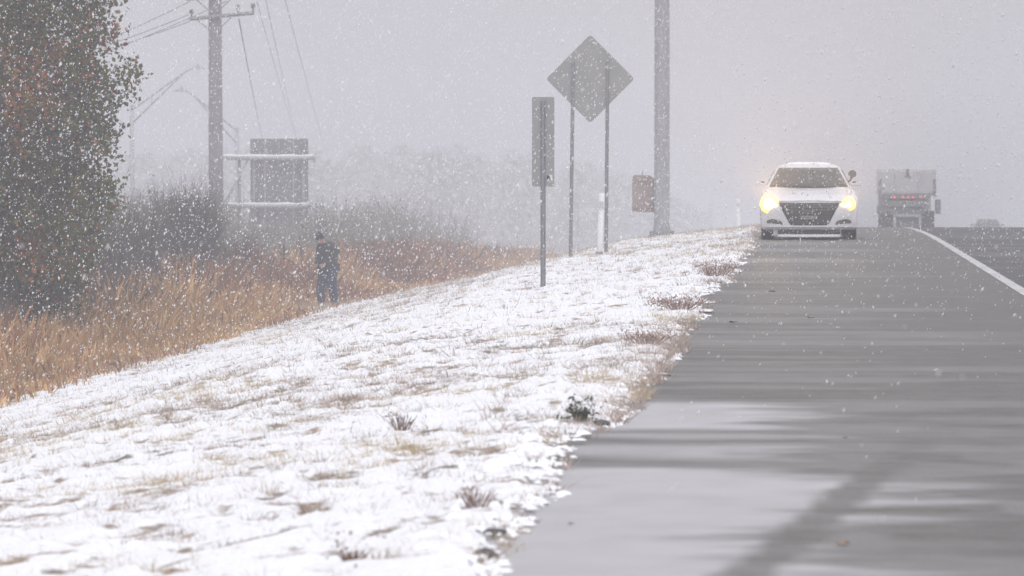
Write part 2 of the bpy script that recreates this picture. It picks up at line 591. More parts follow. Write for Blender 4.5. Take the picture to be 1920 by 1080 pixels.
# small sticker with a dark D-shaped mark low on the right
sx, sz = .083, zbot + .11
st = MB().prism([(sx - .04, sz - .05), (sx + .045, sz - .05), (sx + .045, sz + .055), (sx - .04, sz + .055)], .0325, .0358).build('sticker', mat('pale_sticker', (.5, .5, .51), .6), pan)
MB().prism([(sx - .036, sz - .046), (sx - .022, sz - .046), (sx + .006, sz - .018), (sx + .012, sz + .0), (sx + .002, sz + .030), (sx - .014, sz + .048), (sx - .036, sz + .048)], .0310, .0324).build('mark', M_BLACK, st)
MB().prism([(sx - .026, sz - .034), (sx - .012, sz - .030), (sx + .002, sz - .008), (sx - .004, sz + .004), (sx - .018, sz - .014), (sx - .026, sz - .016)], .0296, .0309).build('mark', M_WHITE, st)
MB().prism([(sx + .014, sz + .05), (sx + .028, sz + .05), (sx + .044, sz - .01), (sx + .03, sz - .01)], .0310, .0324).build('mark', M_WHITE, st)
MB().prism([(sx + .012, sz - .012), (sx + .019, sz - .012), (sx + .036, sz - .046), (sx + .028, sz - .046)], .0310, .0324).build('mark', M_BLACK, st)

# diamond warning sign seen from behind, d = 82
d = 82.0; s = F / d
bl = on_ground(1069, 488, d); br = on_ground(1136, 478, d)
cx = (bl + br) / 2
t = thing('diamond_sign', 'large diamond shaped sign seen from behind on two thin posts', 'sign', (cx.x, cx.y, bl.z))
org = Vector((cx.x, cx.y, bl.z))
cc = at(1107, 148, d) - org
hd = 83 / s
rr = rounded_rect(hd * math.sqrt(2), hd * math.sqrt(2), .06)
c45 = math.cos(math.pi / 4)
MB().prism([(cc.x + (x - z) * c45, cc.z + (x + z) * c45) for x, z in rr], .036, .041).build('sign_panel', M_ALU, t)
for pb, (tx, ty) in ((bl, (1075, 116)), (br, (1140, 112))):
    q0 = pb - org; q1 = at(tx, ty, d) - org
    q0.y = 0; q1.y = 0; q0.z -= .4
    u_post(MB(), q0, q1, .056, .034).build('post', M_POST, t)
    for k in (.74, .96):
        c = q0.lerp(q1, k)
        MB().lathe([(0, -.012), (.014, -.012), (.014, 0), (0, 0)], 'y', tuple(c), 10).build('bolt', M_GALV, t)
MB().tube([cc + Vector((-.5, .05, .35)), cc + Vector((.5, .05, .35))], .018, 6).build('brace', M_ALU, t)


# white delineator posts
def delineator(px, pyb, pyt, lean, d, wpx, label):
    s = F / d
    b = on_ground(px, pyb, d)
    h = at(px, pyt, d).z - b.z
    t = thing('delineator_post', label, 'marker post', b, 0, 'white delineator posts along the shoulder')
    W = wpx / s
    n = 7
    vs = []; fs = []
    zz = [-.3, h * .5, h - .03, h]
    for z, k in zip(zz, (1, 1, 1, .82)):
        for i in range(n):
            a = (i / (n - 1) - .5) * 2
            vs.append((a * W / 2 * k + lean * z, -.02 * (1 - a * a), z))
    for j in range(3):
        for i in range(n - 1):
            fs.append((j * n + i, j * n + i + 1, (j + 1) * n + i + 1, (j + 1) * n + i))
    body = MB().add(vs, fs).build('blade', M_WHITE, t, True, solid=.008)
    MB().add([(x * .8 + lean * (h - .2) * 1, -.034, z) for z in (h - .30, h - .16) for x in (-W / 2, W / 2)], [(0, 1, 3, 2)]).build(
        'reflector', mat('grey_reflector', (.5, .5, .5), .3), t, solid=.006)
    MB().box((0, .0, .04), (W * 1.25, .05, .1)).build('base_anchor', M_POST, t, bevel=.008)
    return t


delineator(1124, 478, 362, .035, 81.0, 11, 'white flexible marker post beside the right leg of the diamond sign')
delineator(1384, 430, 372, 0.0, 157.0, 7, 'faint white marker post far off left of the oncoming car')

# ------------------------------------------------------------------ thick mast with a brown board
d = 114.0; s = F / d
b = on_ground(1241, 438, d)
t = thing('steel_mast', 'thick grey mast with flared base and small brown board at its left', 'mast', b)
r = 14.5 / s
H = 13.0
m_mast = mat('rusty_mast_steel', (.31, .31, .33), .6, (.24, .235, .25), 5, .2, .1, stretch=(3, 3, .5))
MB().lathe([(r * 1.02, .3), (r * 1.0, 2), (r * .97, 6), (r * .9, H), (0, H + .02)], 'z', (0, 0, 0), 16).build('pole', m_mast, t, True)
bp = MB().lathe([(0, .0), (r * 1.75, .0), (r * 1.75, .08), (r * 1.15, .09), (r * 1.12, .3), (r * 1.0, .32)], 'z', (0, 0, 0), 8).build('base_plate', m_mast, t)
MB().lathe([(0, -.9), (r * 2.1, -.9), (r * 2.1, 0), (0, .001)], 'z', (0, 0, 0), 20).build('footing', mat('concrete_footing', (.35, .34, .33), .9, bump=.3), t)
for k in range(8):
    a = math.pi / 4 * k + .2
    MB().tube([(r * 1.48 * math.cos(a), r * 1.48 * math.sin(a), .078), (r * 1.48 * math.cos(a), r * 1.48 * math.sin(a), .2)], .035, 6).build('anchor_bolt', M_POST, bp)
for k in range(4):
    a = math.pi / 2 * k + .6
    c, s_ = math.cos(a), math.sin(a)
    MB().add([(r * .9 * c, r * .9 * s_, .08), (r * 1.6 * c, r * 1.6 * s_, .08), (r * .95 * c, r * .95 * s_, .5)], [(0, 1, 2)]).build('gusset', m_mast, bp, solid=.02)
# board in pixel size at the same depth
m_brd = mat('brown_board', (.30, .225, .20), .8, (.25, .195, .175), 8, .2)
x0, x1 = (1184 - 1241) / s, (1226 - 1241) / s
zt = at(1200, 329, d).z - b.z; zb = at(1200, 397, d).z - b.z
brd = MB().prism([(x0, zb), (x1, zb - .03), (x1, zt - .09), (x1 - .12, zt), (x0 + .07, zt + .02), (x0 + .01, zt - .05)], .26, .34).build('board', m_brd, t, bevel=.012)
for zz in (zt - .12, zb + .12):
    MB().box(((x0 + x1) / 2, .235, zz), (x1 - x0 - .04, .03, .07)).build('batten', m_brd, brd, bevel=.006)
MB().box(((x1 + 0) / 2 - .02, .2, (zt + zb) / 2), (abs(x1) + .14, .06, .1)).build('bracket', m_mast, t)
MB().tube([(x0 + .28, .3, zt), (x0 + .28, .3, zt + .12)], .016, 6).build('finial', m_mast, brd)

# ------------------------------------------------------------------ utility pole at left
d = 133.0; s = F / d
b = on_ground(405, 520, d)
t = thing('utility_pole', 'wooden utility pole with crossarm at left behind the brush', 'utility pole', b)
zc = at(405, 31, d).z - b.z
r = 13 / s
MB().tube([(0.03, 0, -.6), (0, 0, zc * .5), (-.01, 0, zc), (-.02, 0, zc + 3.2)], [r * 1.12, r * 1.03, r * .95, r * .82], 14).build('pole', M_WOOD, t, True)


def crossarm(zc_, xl, xr, tilt, ins):
    arm = MB()
    arm.tube([(xl, -r - .05, zc_ - tilt), (xr, -r - .05, zc_ + tilt)], .068, 6)
    a_ = arm.build('crossarm', M_WOOD, t)
    for x in ins:
        zz = zc_ + tilt * (2 * (x - xl) / (xr - xl) - 1)
        MB().lathe([(0, .02), (.03, .02), (.03, .12), (.075, .13), (.075, .17), (.05, .18), (.07, .20), (.06, .26), (0, .28)], 'z', (x, -r - .05, zz + .03), 10).build(
            'insulator', mat('glazed_insulator', (.12, .10, .10), .3), a_)
    for sg in (-1, 1):
        MB().tube([(sg * .62, -r - .07, zc_ + sg * tilt * .55), (0, -r - .03, zc_ - .55)], .018, 5).build('brace', M_POST, a_)


crossarm(zc, (358 - 405) / s, (480 - 405) / s, .09, [(362 - 405) / s, (449 - 405) / s, (478 - 405) / s])
crossarm(zc + 35 / s, (352 - 405) / s, (470 - 405) / s, .05, [(356 - 405) / s, (425 - 405) / s, (466 - 405) / s])
POLE_D = d
for sg in (.3, .6):
    MB().lathe([(r * 1.04, -.04), (r * 1.06, -.04), (r * 1.06, .04), (r * 1.04, .04)], 'z', (0, 0, zc * sg), 14).build('band', M_POST, t)

# wires
M_WIRE = mat('wire_aluminium', (.20, .20, .21), .6)


def wire(pts_a, pts_b, sag, label, rad=.022, n=28):
    A = at(*pts_a); B = at(*pts_b)
    pts = []
    for k in range(n + 1):
        f = k / n
        p = A.lerp(B, f); p.z -= sag * 4 * f * (1 - f)
        pts.append(p)
    o = MB().tube(pts, rad * .8, 5).build('power_line', M_WIRE, None, True)
    tag(o, label, 'wire', 'overhead wires')


wire((448, 36, 133), (500, 285, 430), .5, 'overhead wire dropping from the crossarm, leftmost of the four descending wires', .026)
wire((-90, -2100, 32), (563, 285, 430), .35, 'overhead wire slanting down the sky, second of four from the pole', .02)
wire((47, -2100, 32), (566, 300, 430), .30, 'overhead wire slanting down the sky, third of four from the pole', .02)
wire((0, -2100, 32), (613, 290, 430), .35, 'overhead wire slanting down the sky, farthest right of the four', .022)
wire((357, 2, 133), (-140, 175, 136), .35, 'topmost overhead wire running left from the pole to the tree', .016)
wire((425, 2, 133), (-140, 190, 140), .35, 'second wire from the top running left from the pole to the tree', .016)
wire((362, 24, 133), (-140, 165, 138), .30, 'third wire from the top running left from the pole to the tree', .016)
wire((356, 40, 133), (-140, 160, 142), .30, 'lowest overhead wire running left from the pole to the tree', .016)


# ------------------------------------------------------------------ street lamps
def street_lamp(px, d, top, joints, elbow, head, label):
    s = F / d
    b = on_ground(px, 480, d)
    t = thing('street_lamp', label, 'street lamp', b, 0, 'hazy street lamps behind the utility pole')
    H = at(px, top, d).z - b.z
    MB().tube([(0, 0, -.3), (0, 0, H)], [.15, .10], 10).build('pole', M_GALV, t, True)
    MB().lathe([(0, H), (.115, H), (.115, H + .05), (.05, H + .1), (0, H + .1)], 'z', (0, 0, 0), 10).build('cap', M_GALV, t)
    E = at(*elbow, d) - b; Hd = at(*head, d) - b
    E.y = 0; Hd.y = 0
    arm = MB()
    zs = [at(px, j, d).z - b.z for j in joints]
    arm.tube([(0, 0, zs[0]), (E.x * .85, 0, zs[0] + (E.z - zs[0]) * .87), (E.x, 0, E.z), (E.x + (Hd.x - E.x) * .3, 0, Hd.z)], .042, 7)
    arm.tube([(0, 0, zs[1]), (E.x * .93, 0, E.z - .10), (E.x, 0, E.z - .02)], .038, 7)
    for k in (.35, .7):
        arm.tube([(E.x * k, 0, zs[1] + (E.z - zs[1]) * k), (E.x * k, 0, zs[0] + (E.z - zs[0]) * k)], .025, 5)
    arm.build('arm', M_GALV, t, True)
    sg = 1 if Hd.x > 0 else -1
    x0 = E.x + (Hd.x - E.x) * .25; x1 = Hd.x
    xm = x0 + (x1 - x0) * .35
    hb = MB().add([(x0, -.07, Hd.z - .05), (x0, .07, Hd.z - .05), (x1, .12, Hd.z - .06), (x1, -.12, Hd.z - .06),
                   (x0, -.06, Hd.z + .06), (x0, .06, Hd.z + .06), (x1, .10, Hd.z + .0), (x1, -.10, Hd.z + .0),
                   (xm, -.14, Hd.z - .07), (xm, .14, Hd.z - .07), (xm, .12, Hd.z + .10), (xm, -.12, Hd.z + .10)],
                  [(0, 1, 9, 8), (8, 9, 2, 3), (4, 11, 10, 5), (11, 7, 6, 10), (0, 8, 11, 4), (8, 3, 7, 11), (1, 5, 10, 9), (9, 10, 6, 2), (0, 4, 5, 1), (3, 2, 6, 7)]).build(
        'luminaire', M_GALV, t)
    MB().lathe([(0, 0), (.05, 0), (.05, .12), (0, .13)], 'z', (xm, 0, Hd.z + .09), 8).build('photocell', M_GALV, hb)


street_lamp(248, 205.0, 200, (207, 232), (357, 131), (390, 128), 'street lamp with twin-tube arm rising rightward from beside the tree')
street_lamp(445, 205.0, 243, (246, 270), (358, 176), (324, 170), 'street lamp with arm reaching left behind the utility pole')

# ------------------------------------------------------------------ overhead sign structure seen from behind
d = 178.0; s = F / d
b = on_ground(522, 470, d)
t = thing('sign_structure', 'back of a big panelled road sign on snow-capped horizontal beams', 'road sign', b)
m_sgn = mat('dark_sign_back', (.19, .195, .20), .6, (.155, .16, .165), 6, .1, .2)


def lx(px): return (px - 522) / s
def lz(py): return at(522, py, d).z - b.z


for i, (xa, xb) in enumerate(((468, 495), (496, 522), (523, 549), (550, 577))):
    MB().box(((lx(xa) + lx(xb)) / 2, .25, (lz(260) + lz(425)) / 2), (lx(xb) - lx(xa), .02, lz(260) - lz(425))).build('panel', m_sgn, t)
for px in (473, 521, 572):
    MB().box((lx(px), .17, (lz(262) + lz(424)) / 2), (.09, .13, lz(262) - lz(424))).build('stiffener', M_POST, t)
for px in (476, 569, 448):
    top = lz(290) if px != 448 else lz(290)
    MB().tube([(lx(px), 0, -.5), (lx(px), 0, top)], .075, 8).build('post', M_POST, t, True)
for py, xa, xb in ((296, 416, 592), (386, 416, 583)):
    bm_ = MB().tube([(lx(xa), -.14, lz(py)), (lx(xb), -.14, lz(py))], .10, 10).build('beam', M_GALV, t, True)
    pts = [(lx(xa) + (lx(xb) - lx(xa)) * k / 12, -.14, lz(py) + .085 + .012 * math.sin(k * 2.3)) for k in range(13)]
    MB().tube(pts, [.055 + .012 * math.sin(k * 1.7) for k in range(13)], 8).build('snow_cap', M_SNOW, bm_, True)
    MB().lathe([(0, -.03), (.2, -.03), (.2, .03), (0, .03)], 'x', (lx(xb), -.14, lz(py)), 12).build('end_plate', M_GALV, bm_)
MB().tube([(lx(420), -.14, lz(384)), (lx(466), -.14, lz(298))], .05, 6).build('brace', M_GALV, t)


# ================================================================== cars
def tri_noise(k):
    return math.sin(k * 12.9898) * 43758.5453 % 1.0


M_PAINT = mat('white_car_paint', (.64, .64, .66), .25, (.56, .55, .56), 3)
M_GLASS = mat('tinted_glass', (.02, .026, .026), .08, (.03, .036, .036), 3, spec=.5)
M_GRILLE = mat('black_grille', (.035, .034, .036), .5, (.05, .048, .05), 20)
M_RIM = mat('steel_rim', (.22, .22, .23), .4, metal=.6)
M_GRIME = mat('road_grime_plastic', (.09, .085, .08), .7, (.06, .055, .055), 10)


def make_sedan(label, loc, rz, paint, lamps, group=None):
    t = thing('sedan_car', label, 'car', loc, rz, group)

    def hw(y):      # half width
        return float(np.interp(y, [0, .1, .3, .7, 1.3, 2.6, 4.0, 4.6, 4.95, 5.03], [.82, .88, .915, .94, .945, .945, .94, .91, .86, .8]))

    def hood(y):    # height of hood / belt / deck
        return float(np.interp(y, [0, .05, .2, .6, 1.0, 1.4, 2.2, 3.8, 4.4, 4.9, 5.03], [.70, .735, .78, .86, .925, .985, 1.01, 1.03, 1.06, 1.05, .98]))

    def arch(y):
        z = .20
        for ax in (.95, 4.0):
            dd = abs(y - ax)
            if dd < .40:
                z = max(z, .33 + math.sqrt(max(0, .40 ** 2 - dd * dd)))
        return z

    st = np.concatenate([[.06, .09, .13, .18], np.arange(.24, 4.95, .06), [4.97, 5.0, 5.03]])
    rows = []
    for y in st:
        W = hw(y); h = hood(y); zb = min(arch(y), h - .12)
        half = [(0, .24), (W - .32, .24), (W - .30, max(zb, .24)), (W - .05, zb), (W - .01, zb + .035), (W, max(zb + .06, .45)), (W, max(zb + .08, .55)),
                (W - .015, max(zb + .1, h - .22)), (W - .05, h - .07), (W - .12, h - .025), (W - .22, h - .008), (W * .62, h + .012 * (1 if y < 1.6 else .3)),
                (W * .55, h + .002), (W * .3, h + .012), (0, h + .018)]
        full = half + [(-x, z) for x, z in half[-2:0:-1]]
        rows.append([(x, y + (.22 * (abs(x) / .95) ** 2.6 * max(0, 1 - y / 1.0) ** 1.5), z) for x, z in full])
    n = len(rows[0])
    vs = [p for r_ in rows for p in r_]
    fs = []
    for i in range(len(rows) - 1):
        for k in range(n):
            fs.append((i * n + k, i * n + (k + 1) % n, (i + 1) * n + (k + 1) % n, (i + 1) * n + k))
    fs.append(tuple(range((len(rows) - 1) * n, len(rows) * n)))
    body = MB().add(vs, fs).build('body', paint, t, True)
    sub = body.modifiers.new('edge', 'EDGE_SPLIT'); sub.split_angle = math.radians(38)

    # front fascia
    def yf(x, z):
        return .22 * (abs(x) / .95) ** 2.6 + .10 * max(0, (z - .52) / .24) ** 2 + .05 * max(0, (.24 - z) / .14)

    xs = np.linspace(-.925, .925, 41)
    fm = MB()
    zs = [.20, .25, .30, .36, .42, .5, .58, .64, .69, .725, .745]
    fm.grid(lambda x, z: (x * (.955 if z < .26 else 1) * (1 - .05 * max(0, (z - .6) / .15)), yf(x, z), z + .02 * (1 - (x / .925) ** 2) * (z > .7)), xs, zs)
    fasc = fm.build('front_bumper', paint, t, True, solid=.03)

    def patch(poly, off, nm, mt, parent, step=.035, th=.012, both=False):
        """polygon in (x, z) projected on the fascia, off metres proud of it"""
        for sg in ((1, -1) if both else (1,)):
            zs_ = [p[1] for p in poly]
            z0, z1 = min(zs_), max(zs_)
            nz = max(3, int((z1 - z0) / step) + 1)
            mb = MB()
            lines = []
            for k in range(nz + 1):
                z = z0 + (z1 - z0) * k / nz
                zq = min(max(z, z0 + 1e-5), z1 - 1e-5)
                xx = []
                for i in range(len(poly)):
                    a, c = poly[i], poly[(i + 1) % len(poly)]
                    if (a[1] - zq) * (c[1] - zq) < 0:
                        xx.append(a[0] + (c[0] - a[0]) * (zq - a[1]) / (c[1] - a[1]))
                lines.append((min(xx), max(xx), z))
            nx = 17
            vs_ = []
            for a, c, z in lines:
                for i in range(nx):
                    x = (a + (c - a) * i / (nx - 1))
                    vs_.append((sg * x, yf(x, z) - off, z))
            fs_ = [(j * nx + i, j * nx + i + 1, (j + 1) * nx + i + 1, (j + 1) * nx + i) if sg > 0 else
                   (j * nx + i + 1, j * nx + i, (j + 1) * nx + i, (j + 1) * nx + i + 1) for j in range(len(lines) - 1) for i in range(nx - 1)]
            ob = mb.add(vs_, fs_).build(nm, mt, parent, True, solid=th)
        return ob

    gr = patch([(-.575, .715), (.575, .715), (.56, .66), (.375, .315), (.33, .285), (-.33, .285), (-.375, .315), (-.56, .66)], .006, 'grille', M_GRILLE, t)
    for k in range(7):
        z = .345 + k * .053
        hwid = .37 + (.57 - .37) * (z - .29) / .42 - .03
        mb = MB()
        mb.tube([(x, yf(x, z) - .014, z) for x in np.linspace(-hwid, hwid, 9)], .008, 5)
        mb.build('slat', M_GRIME, gr, True)
    patch([(-.08, .49), (.08, .49), (.10, .57), (-.10, .57)], .018, 'emblem', M_GRIME, gr)
    patch([(-.16, .385), (.16, .385), (.16, .465), (-.16, .465)], .020, 'number_plate', mat('dirty_plate', (.22, .22, .22), .6), gr)
    patch([(.50, .295), (.80, .31), (.815, .375), (.70, .405), (.53, .37)], .005, 'fog_lamp_recess', M_GRIME, t, both=True)
    patch([(-.90, .245), (.90, .245), (.90, .275), (-.90, .275)], .022, 'bumper_lip', paint, t)
    # lower intake and chin
    mb = MB(); mb.grid(lambda x, z: (x, .05 + .2 * (abs(x) / .95) ** 2.6, z), np.linspace(-.6, .6, 13), [.10, .16, .235])
    mb.build('lower_intake', M_GRILLE, t, True, solid=.02)
    mb = MB(); mb.grid(lambda x, z: (x, .035 + .2 * (abs(x) / .95) ** 2.6 - .03 * (z < .09), z), np.linspace(-.60, .60, 13), [.055, .075, .115])
    mb.build('chin_spoiler', paint, t, True, solid=.02)
    # headlamps
    for sg in (-1, 1):
        hl = [(.60, .705), (.60, .655), (.66, .625), (.86, .645), (.885, .70), (.87, .745), (.75, .735)]
        mb = MB()
        zs_ = np.linspace(.628, .742, 8)
        vs_ = []; nx = 13
        for z in zs_:
            zq = min(max(z, .6255), .7445)
            xx = []
            for i in range(len(hl)):
                a, c = hl[i], hl[(i + 1) % len(hl)]
                if (a[1] - zq) * (c[1] - zq) < 0:
                    xx.append(a[0] + (c[0] - a[0]) * (zq - a[1]) / (c[1] - a[1]))
            for i in range(nx):
                x = min(xx) + (max(xx) - min(xx)) * i / (nx - 1)
                vs_.append((sg * x, yf(x, z) - .012, z))
        fs_ = [(j * nx + i, j * nx + i + 1, (j + 1) * nx + i + 1, (j + 1) * nx + i) if sg > 0 else
               (j * nx + i + 1, j * nx + i, (j + 1) * nx + i, (j + 1) * nx + i + 1) for j in range(len(zs_) - 1) for i in range(nx - 1)]
        hob = mb.add(vs_, fs_).build('headlight', (mat('lit_lens', (.6, .5, .35), .2, emit=(1.0, .62, .24), estr=2.6) if lamps else mat('headlight_housing', (.25, .25, .25), .2)), t, True, solid=.02)
        big = sg < 0
        yb = yf(.76, .69) - .045
        bulb_m = (mat('lit_headlight_left', (.9, .85, .7), .3, emit=(1.0, .74, .36), estr=(7.0)) if big else
                  mat('lit_headlight_right', (.9, .85, .7), .3, emit=(1.0, .66, .26), estr=(6.0))) if lamps else mat('unlit_lens', (.5, .5, .5), .2)
        rb = .11 if big else .06
        rf = .185 if big else .135  # bulb and reflector oversized: white glare and amber halo built into their shape
        if lamps:
            MB().lathe([(rb * .5, -.004), (rf * .7, -.010), (rf, -.002), (rf, .03), (rb * .5, .03)], 'y', (sg * .76, yb + .01, .69), 24).build(
                'reflector', mat('reflector_halo', (.8, .6, .35), .3, emit=(1.0, .50, .11), estr=1.9), hob, True)
        MB().lathe([(0, -.02), (rb * .6, -.016), (rb, 0), (rb, .03), (0, .03)], 'y', (sg * .76, yb, .69), 20).build('bulb', bulb_m, hob, True)
        if lamps:
            ld = bpy.data.lights.new('headlight_beam', 'SPOT')
            ld.energy = 5000 if big else 2200
            ld.color = (1.0, .58, .20)
            ld.spot_size = math.radians(36); ld.spot_blend = 1.0
            ld.shadow_soft_size = .06
            lo = bpy.data.objects.new('headlight_beam', ld)
            COL.objects.link(lo)
            lo.parent = hob
            lo.location = (sg * .76, yb - .10, .69)
            lo.rotation_euler = (math.radians(-104), 0, 0)
    # cabin
    def ring(z0, xw, ya, yb_, rad, z_front, z_back, npt=6):
        pts = []
        for cx_, cy_, a0 in ((xw - rad, ya + rad, -90), (xw - rad, yb_ - rad, 0), (-xw + rad, yb_ - rad, 90), (-xw + rad, ya + rad, 180)):
            for k in range(npt + 1):
                a = math.radians(a0 + 90 * k / npt)
                pts.append((cx_ + rad * math.cos(a), cy_ + rad * math.sin(a), z0))
        return pts
    rings = [ring(.93, .83, 1.30, 4.55, .22, 0, 0), ring(1.02, .815, 1.42, 4.38, .22, 0, 0), ring(1.36, .635, 2.08, 3.62, .2, 0, 0),
             ring(1.41, .60, 2.20, 3.52, .2, 0, 0), ring(1.445, .53, 2.35, 3.40, .2, 0, 0), ring(1.462, .38, 2.55, 3.2, .2, 0, 0)]
    n = len(rings[0])
    # bow the screen forward in plan
    rings = [[(x, y - (.10 * (1 - (x / .82) ** 2) if y < 2.6 else 0), z) for x, y, z in r_] for r_ in rings]
    vs = [p for r_ in rings for p in r_]
    fs = [(i * n + k, i * n + (k + 1) % n, (i + 1) * n + (k + 1) % n, (i + 1) * n + k) for i in range(len(rings) - 1) for k in range(n)]
    fs.append(tuple(range((len(rings) - 1) * n, len(rings) * n)))
    MB().add(vs, fs).build('cabin', paint, t, True)

    def glass_patch(nm, f, us, vs__):
        return MB().grid(f, us, vs__).build(nm, M_GLASS, t, True, solid=.006)

    def shield(a, v):       # windscreen, a -1..1, v 0..1
        z = 1.005 + .362 * v
        xw = .765 + (.575 - .765) * v
        y0 = 1.415 + (2.09 - 1.415) * v
        x = a * xw
        return (x, y0 - .10 * (1 - (x / .82) ** 2) + .05 * (abs(a) ** 6) - .022, z + .018)
    ws = glass_patch('windscreen', shield, np.linspace(-1, 1, 15), np.linspace(0, 1, 8))

    def back(a, v):
        z = 1.06 + .29 * v
        return (a * (.70 + (.54 - .70) * v), 4.36 + (3.66 - 4.36) * v + .03, z + .01)
    glass_patch('rear_window', back, np.linspace(-1, 1, 9), np.linspace(0, 1, 5))
    for sg in (-1, 1):
        for ya, yb_ in ((1.85, 2.75), (2.82, 3.75)):
            def side(a, v, sg=sg, ya=ya, yb_=yb_):
                z = 1.05 + .30 * v
                y = ya + (yb_ - ya) * a
                if ya < 2: y = y + (1 - a) * v * .33
                else: y = y - a * v * .25
                return (sg * (.815 + (.64 - .815) * ((z - 1.02) / .34) + .012), y, z)
            glass_patch('side_window', side, np.linspace(0, 1, 6), np.linspace(0, 1, 5))
    for sg in (-1, 1):
        MB().tube([shield(sg * .1 - .35, .02), shield(sg * .1 + .28 , .10)], .011, 5).build('wiper', M_GRIME, ws)
    MB().box((0.02, 1.96, 1.315), (.22, .05, .07)).build('rear_view_mirror', M_GRIME, ws, bevel=.012)
    # mirrors
    for sg in (-1, 1):
        mi = MB().add([(sg * x, y, z) for x, y, z in ((.83, 1.78, 1.02), (.83, 1.86, 1.02), (1.04, 1.92, 1.035), (1.04, 1.80, 1.035), (.83, 1.78, 1.07), (.83, 1.86, 1.07),
                      (1.03, 1.92, 1.125), (1.03, 1.80, 1.125))], [(0, 1, 2, 3), (4, 7, 6, 5), (0, 3, 7, 4), (1, 5, 6, 2), (3, 2, 6, 7), (0, 4, 5, 1)]).build('wing_mirror', paint, t, bevel=.018)
        MB().box((sg * .935, 1.925, 1.08), (.15, .012, .07)).build('mirror_glass', M_GLASS, mi)
    # wheels
    for ax in (.95, 4.0):
        for sg in (-1, 1):
            R_ = .345
            wh = MB().lathe([(.24, -.11), (.31, -.118), (R_ - .012, -.105), (R_, -.08), (R_, .08), (R_ - .012, .105), (.31, .118), (.24, .11)], 'x', (sg * .80, ax, R_), 28).build('tyre', M_DARK, t, True)
            MB().lathe([(0, .06), (.06, .075), (.08, .05), (.20, .06), (.245, .10), (.245, -.10), (0, -.10)] if sg > 0 else [(0, -.06), (.06, -.075), (.08, -.05), (.20, -.06), (.245, -.10), (.245, .10), (0, .10)],
                       'x', (sg * .80, ax, R_), 20).build('rim', M_RIM, wh, True)
    # doors cut lines, handles
    for sg in (-1, 1):
        for ya in (1.9, 2.85):
            hd = MB().box((sg * .952, ya + .72, .86), (.03, .17, .03)).build('door_handle', paint, t, bevel=.008)
    # roof snow
    mb = MB()
    mb.grid(lambda a, v: (a * (.50 - .04 * tri_noise(v * 9)), 2.40 + .95 * v, 1.452 + .03 * (1 - a ** 4) + .012 * math.sin(a * 7 + v * 9) - .02 * (abs(a) > .95) - .015 * (v < .05)), np.linspace(-1, 1, 15), np.linspace(0, 1, 8))
    mb.build('roof_snow', M_SNOW, t, True, solid=.02)
    # tail lamps
    for sg in (-1, 1):
        MB().box((sg * .66, 5.035, .88), (.32, .02, .12)).build('tail_lamp', mat('red_lens', (.25, .02, .02), .2), t, bevel=.006)
    return t


cy0 = at(1517, 450, 81.6)
pc = make_sedan('white sedan with both headlights glowing, coming up the shoulder', (cy0.x, cy0.y, gz(0, cy0.y) + .0), math.radians(.6), M_PAINT, True)
# spotlight on the A-pillar
s = F / 83.5
sp_ = MB().lathe([(0, .10), (.045, .09), (.072, .03), (.078, -.02), (.072, -.035), (.06, -.03), (0, -.022)], 'y', (.855, 1.72, 1.262), 20).build('spotlight', M_GRIME, pc, True)
MB().tube([(.845, 1.74, 1.19), (.80, 1.80, 1.12), (.74, 1.86, 1.10)], .014, 6).build('spotlight_arm', M_GRIME, sp_, True)
MB().lathe([(0, 0), (.064, .001), (.064, .004), (0, .004)], 'y', (.855, 1.72 - .034, 1.262), 20).build('lens', mat('grey_lens', (.16, .17, .17), .15), sp_)

fc = at(1851, 420, 267)
make_sedan('faint grey car roof sinking behind the road crest at far right', (fc.x, fc.y, float(prof(fc.y))), math.radians(178), mat('dark_grey_paint', (.10, .10, .105), .3), False)


